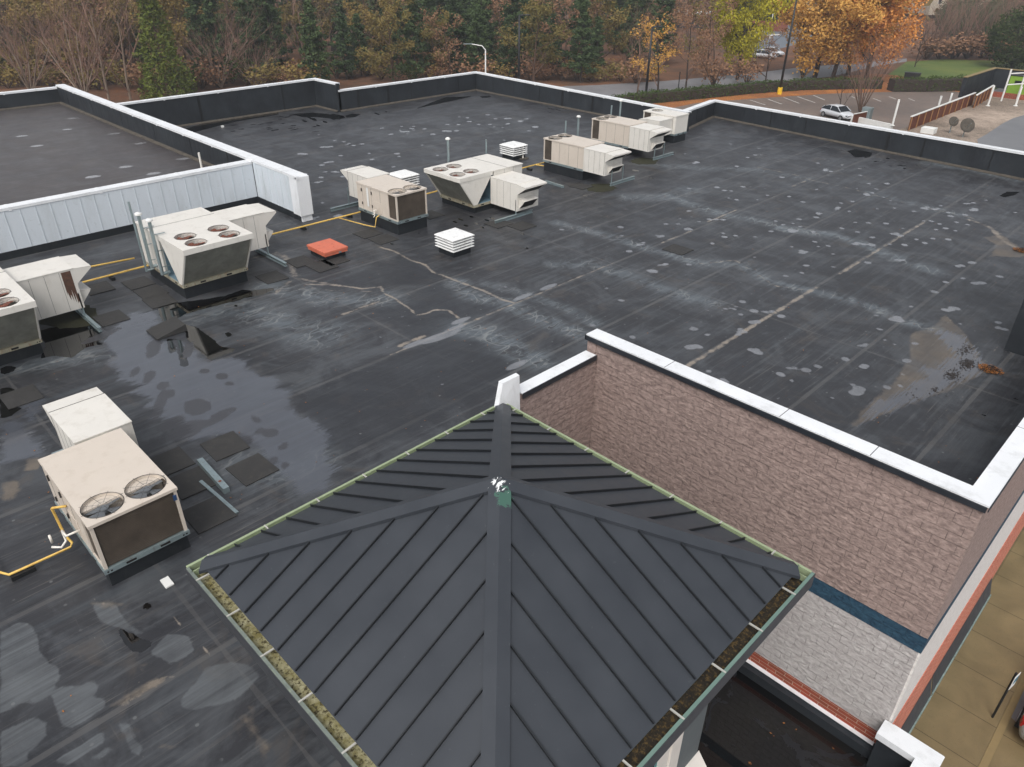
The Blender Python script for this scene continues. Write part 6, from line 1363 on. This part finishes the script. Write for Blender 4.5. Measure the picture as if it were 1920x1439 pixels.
p = gp(1708, 153, GZ); t = thing('dark_container', 'long black container standing on the verge behind the hedge', 'container', p, R(12)); m = MB(); m.box(-1.1,-.5,0,1.1,.5,1.2); m.box(-1.15,-.55,1.2,1.15,.55,1.28); m.build('body', M['black'], t, bevel=.03); m = MB(); m.box(-.9,-.52,.3,-.2,-.5,1.0); m.build('door', M['curb'], t)
# ---------------------------------------------------------------- distant houses, wall and shed
M['siding'] = simple('cream_siding', C(206,196,178), .8, 0, .05, 1); M['shingle'] = simple('grey_shingles', C(128,122,122), .9, 0, .1, 1); M['clay'] = simple('red_brown_fence', C(124,70,54), .9, 0, .1, 1)
def house(px, py, rz, w_, d_, h_, label, z=GZ+1):
    p = gp(px, py, z); t = thing('house', label, 'house', p, rz, None); rh = w_*.32
    m = MB(); m.box(-w_/2,-d_/2,0,w_/2,d_/2,h_); m.extr([(-w_/2,-d_/2,h_),(w_/2,-d_/2,h_),(0,-d_/2,h_+rh)], (0,d_,0)); m.build('wall', M['siding'], t)
    m = MB()
    for s_ in (-1, 1): m.hexa([(s_*(w_/2+.5),-d_/2-.5,h_-.25),(0,-d_/2-.5,h_+rh+.03),(0,d_/2+.5,h_+rh+.03),(s_*(w_/2+.5),d_/2+.5,h_-.25)], [(s_*(w_/2+.5),-d_/2-.5,h_-.0),(0,-d_/2-.5,h_+rh+.3),(0,d_/2+.5,h_+rh+.3),(s_*(w_/2+.5),d_/2+.5,h_-.0)])
    m.build('roof', M['shingle'], t)
    for x in (-w_*.25, w_*.25):
        m = MB(); m.box(x-.6,-d_/2-.05,h_*.5,x+.6,-d_/2,h_*.5+1.5); wn = m.build('window', M['white'], t); m = MB(); m.box(x-.45,-d_/2-.07,h_*.5+.1,x+.45,-d_/2-.05,h_*.5+1.4); m.build('pane', M['glass_dark'], wn)
house(1832, 33, R(28), 13, 20, 6.5, 'cream house with grey gabled roof, rightmost beyond the trees')
house(1866, 20, R(100), 14, 22, 6.5, 'grey roofed house adjoining the rightmost gable beyond the trees')
house(1738, 24, R(55), 11, 16, 5.5, 'small gabled house just right of the orange maples')
house(1478, 18, R(70), 12, 18, 6, 'pale house half hidden left of the orange maples')
p = gp(1283, 50, GZ); t = thing('far_shed', 'distant low dark building with white roof edge across the road', 'building', p, R(25)); m = MB(); m.box(-5.5,-4,0,5.5,4,3); m.build('wall', M['membrane'], t); m = MB(); m.box(-5.8,-4.3,3,5.8,4.3,3.35); m.build('roof', M['white'], t)
a, b_ = gp(1400,57,GZ), gp(1475,60,GZ); m = MB(); m.bar((a.x,a.y,GZ+1.1),(b_.x,b_.y,GZ+1.1), .3, 2.2); tag(m.build('boundary_wall', M['clay']), 'long red brown wall behind the far parking lot', 'wall')

# ---------------------------------------------------------------- damp air
HZ = MB(); HZ.box(-480, -60, -9.0, 120, 520, 24); hz_ = HZ.build('haze', None); hz_['kind'] = 'stuff'
hm = bpy.data.materials.new('damp_air'); hm.use_nodes = True; ht = hm.node_tree
for nd in list(ht.nodes):
    if nd.type == 'BSDF_PRINCIPLED': ht.nodes.remove(nd)
pv = ht.nodes.new('ShaderNodeVolumePrincipled'); pv.inputs['Color'].default_value = (.86,.9,.95,1); pv.inputs['Density'].default_value = .0006; pv.inputs['Anisotropy'].default_value = .2
ht.links.new(pv.outputs[0], [n for n in ht.nodes if n.type == 'OUTPUT_MATERIAL'][0].inputs['Volume'])
hz_.data.materials.clear(); hz_.data.materials.append(hm)
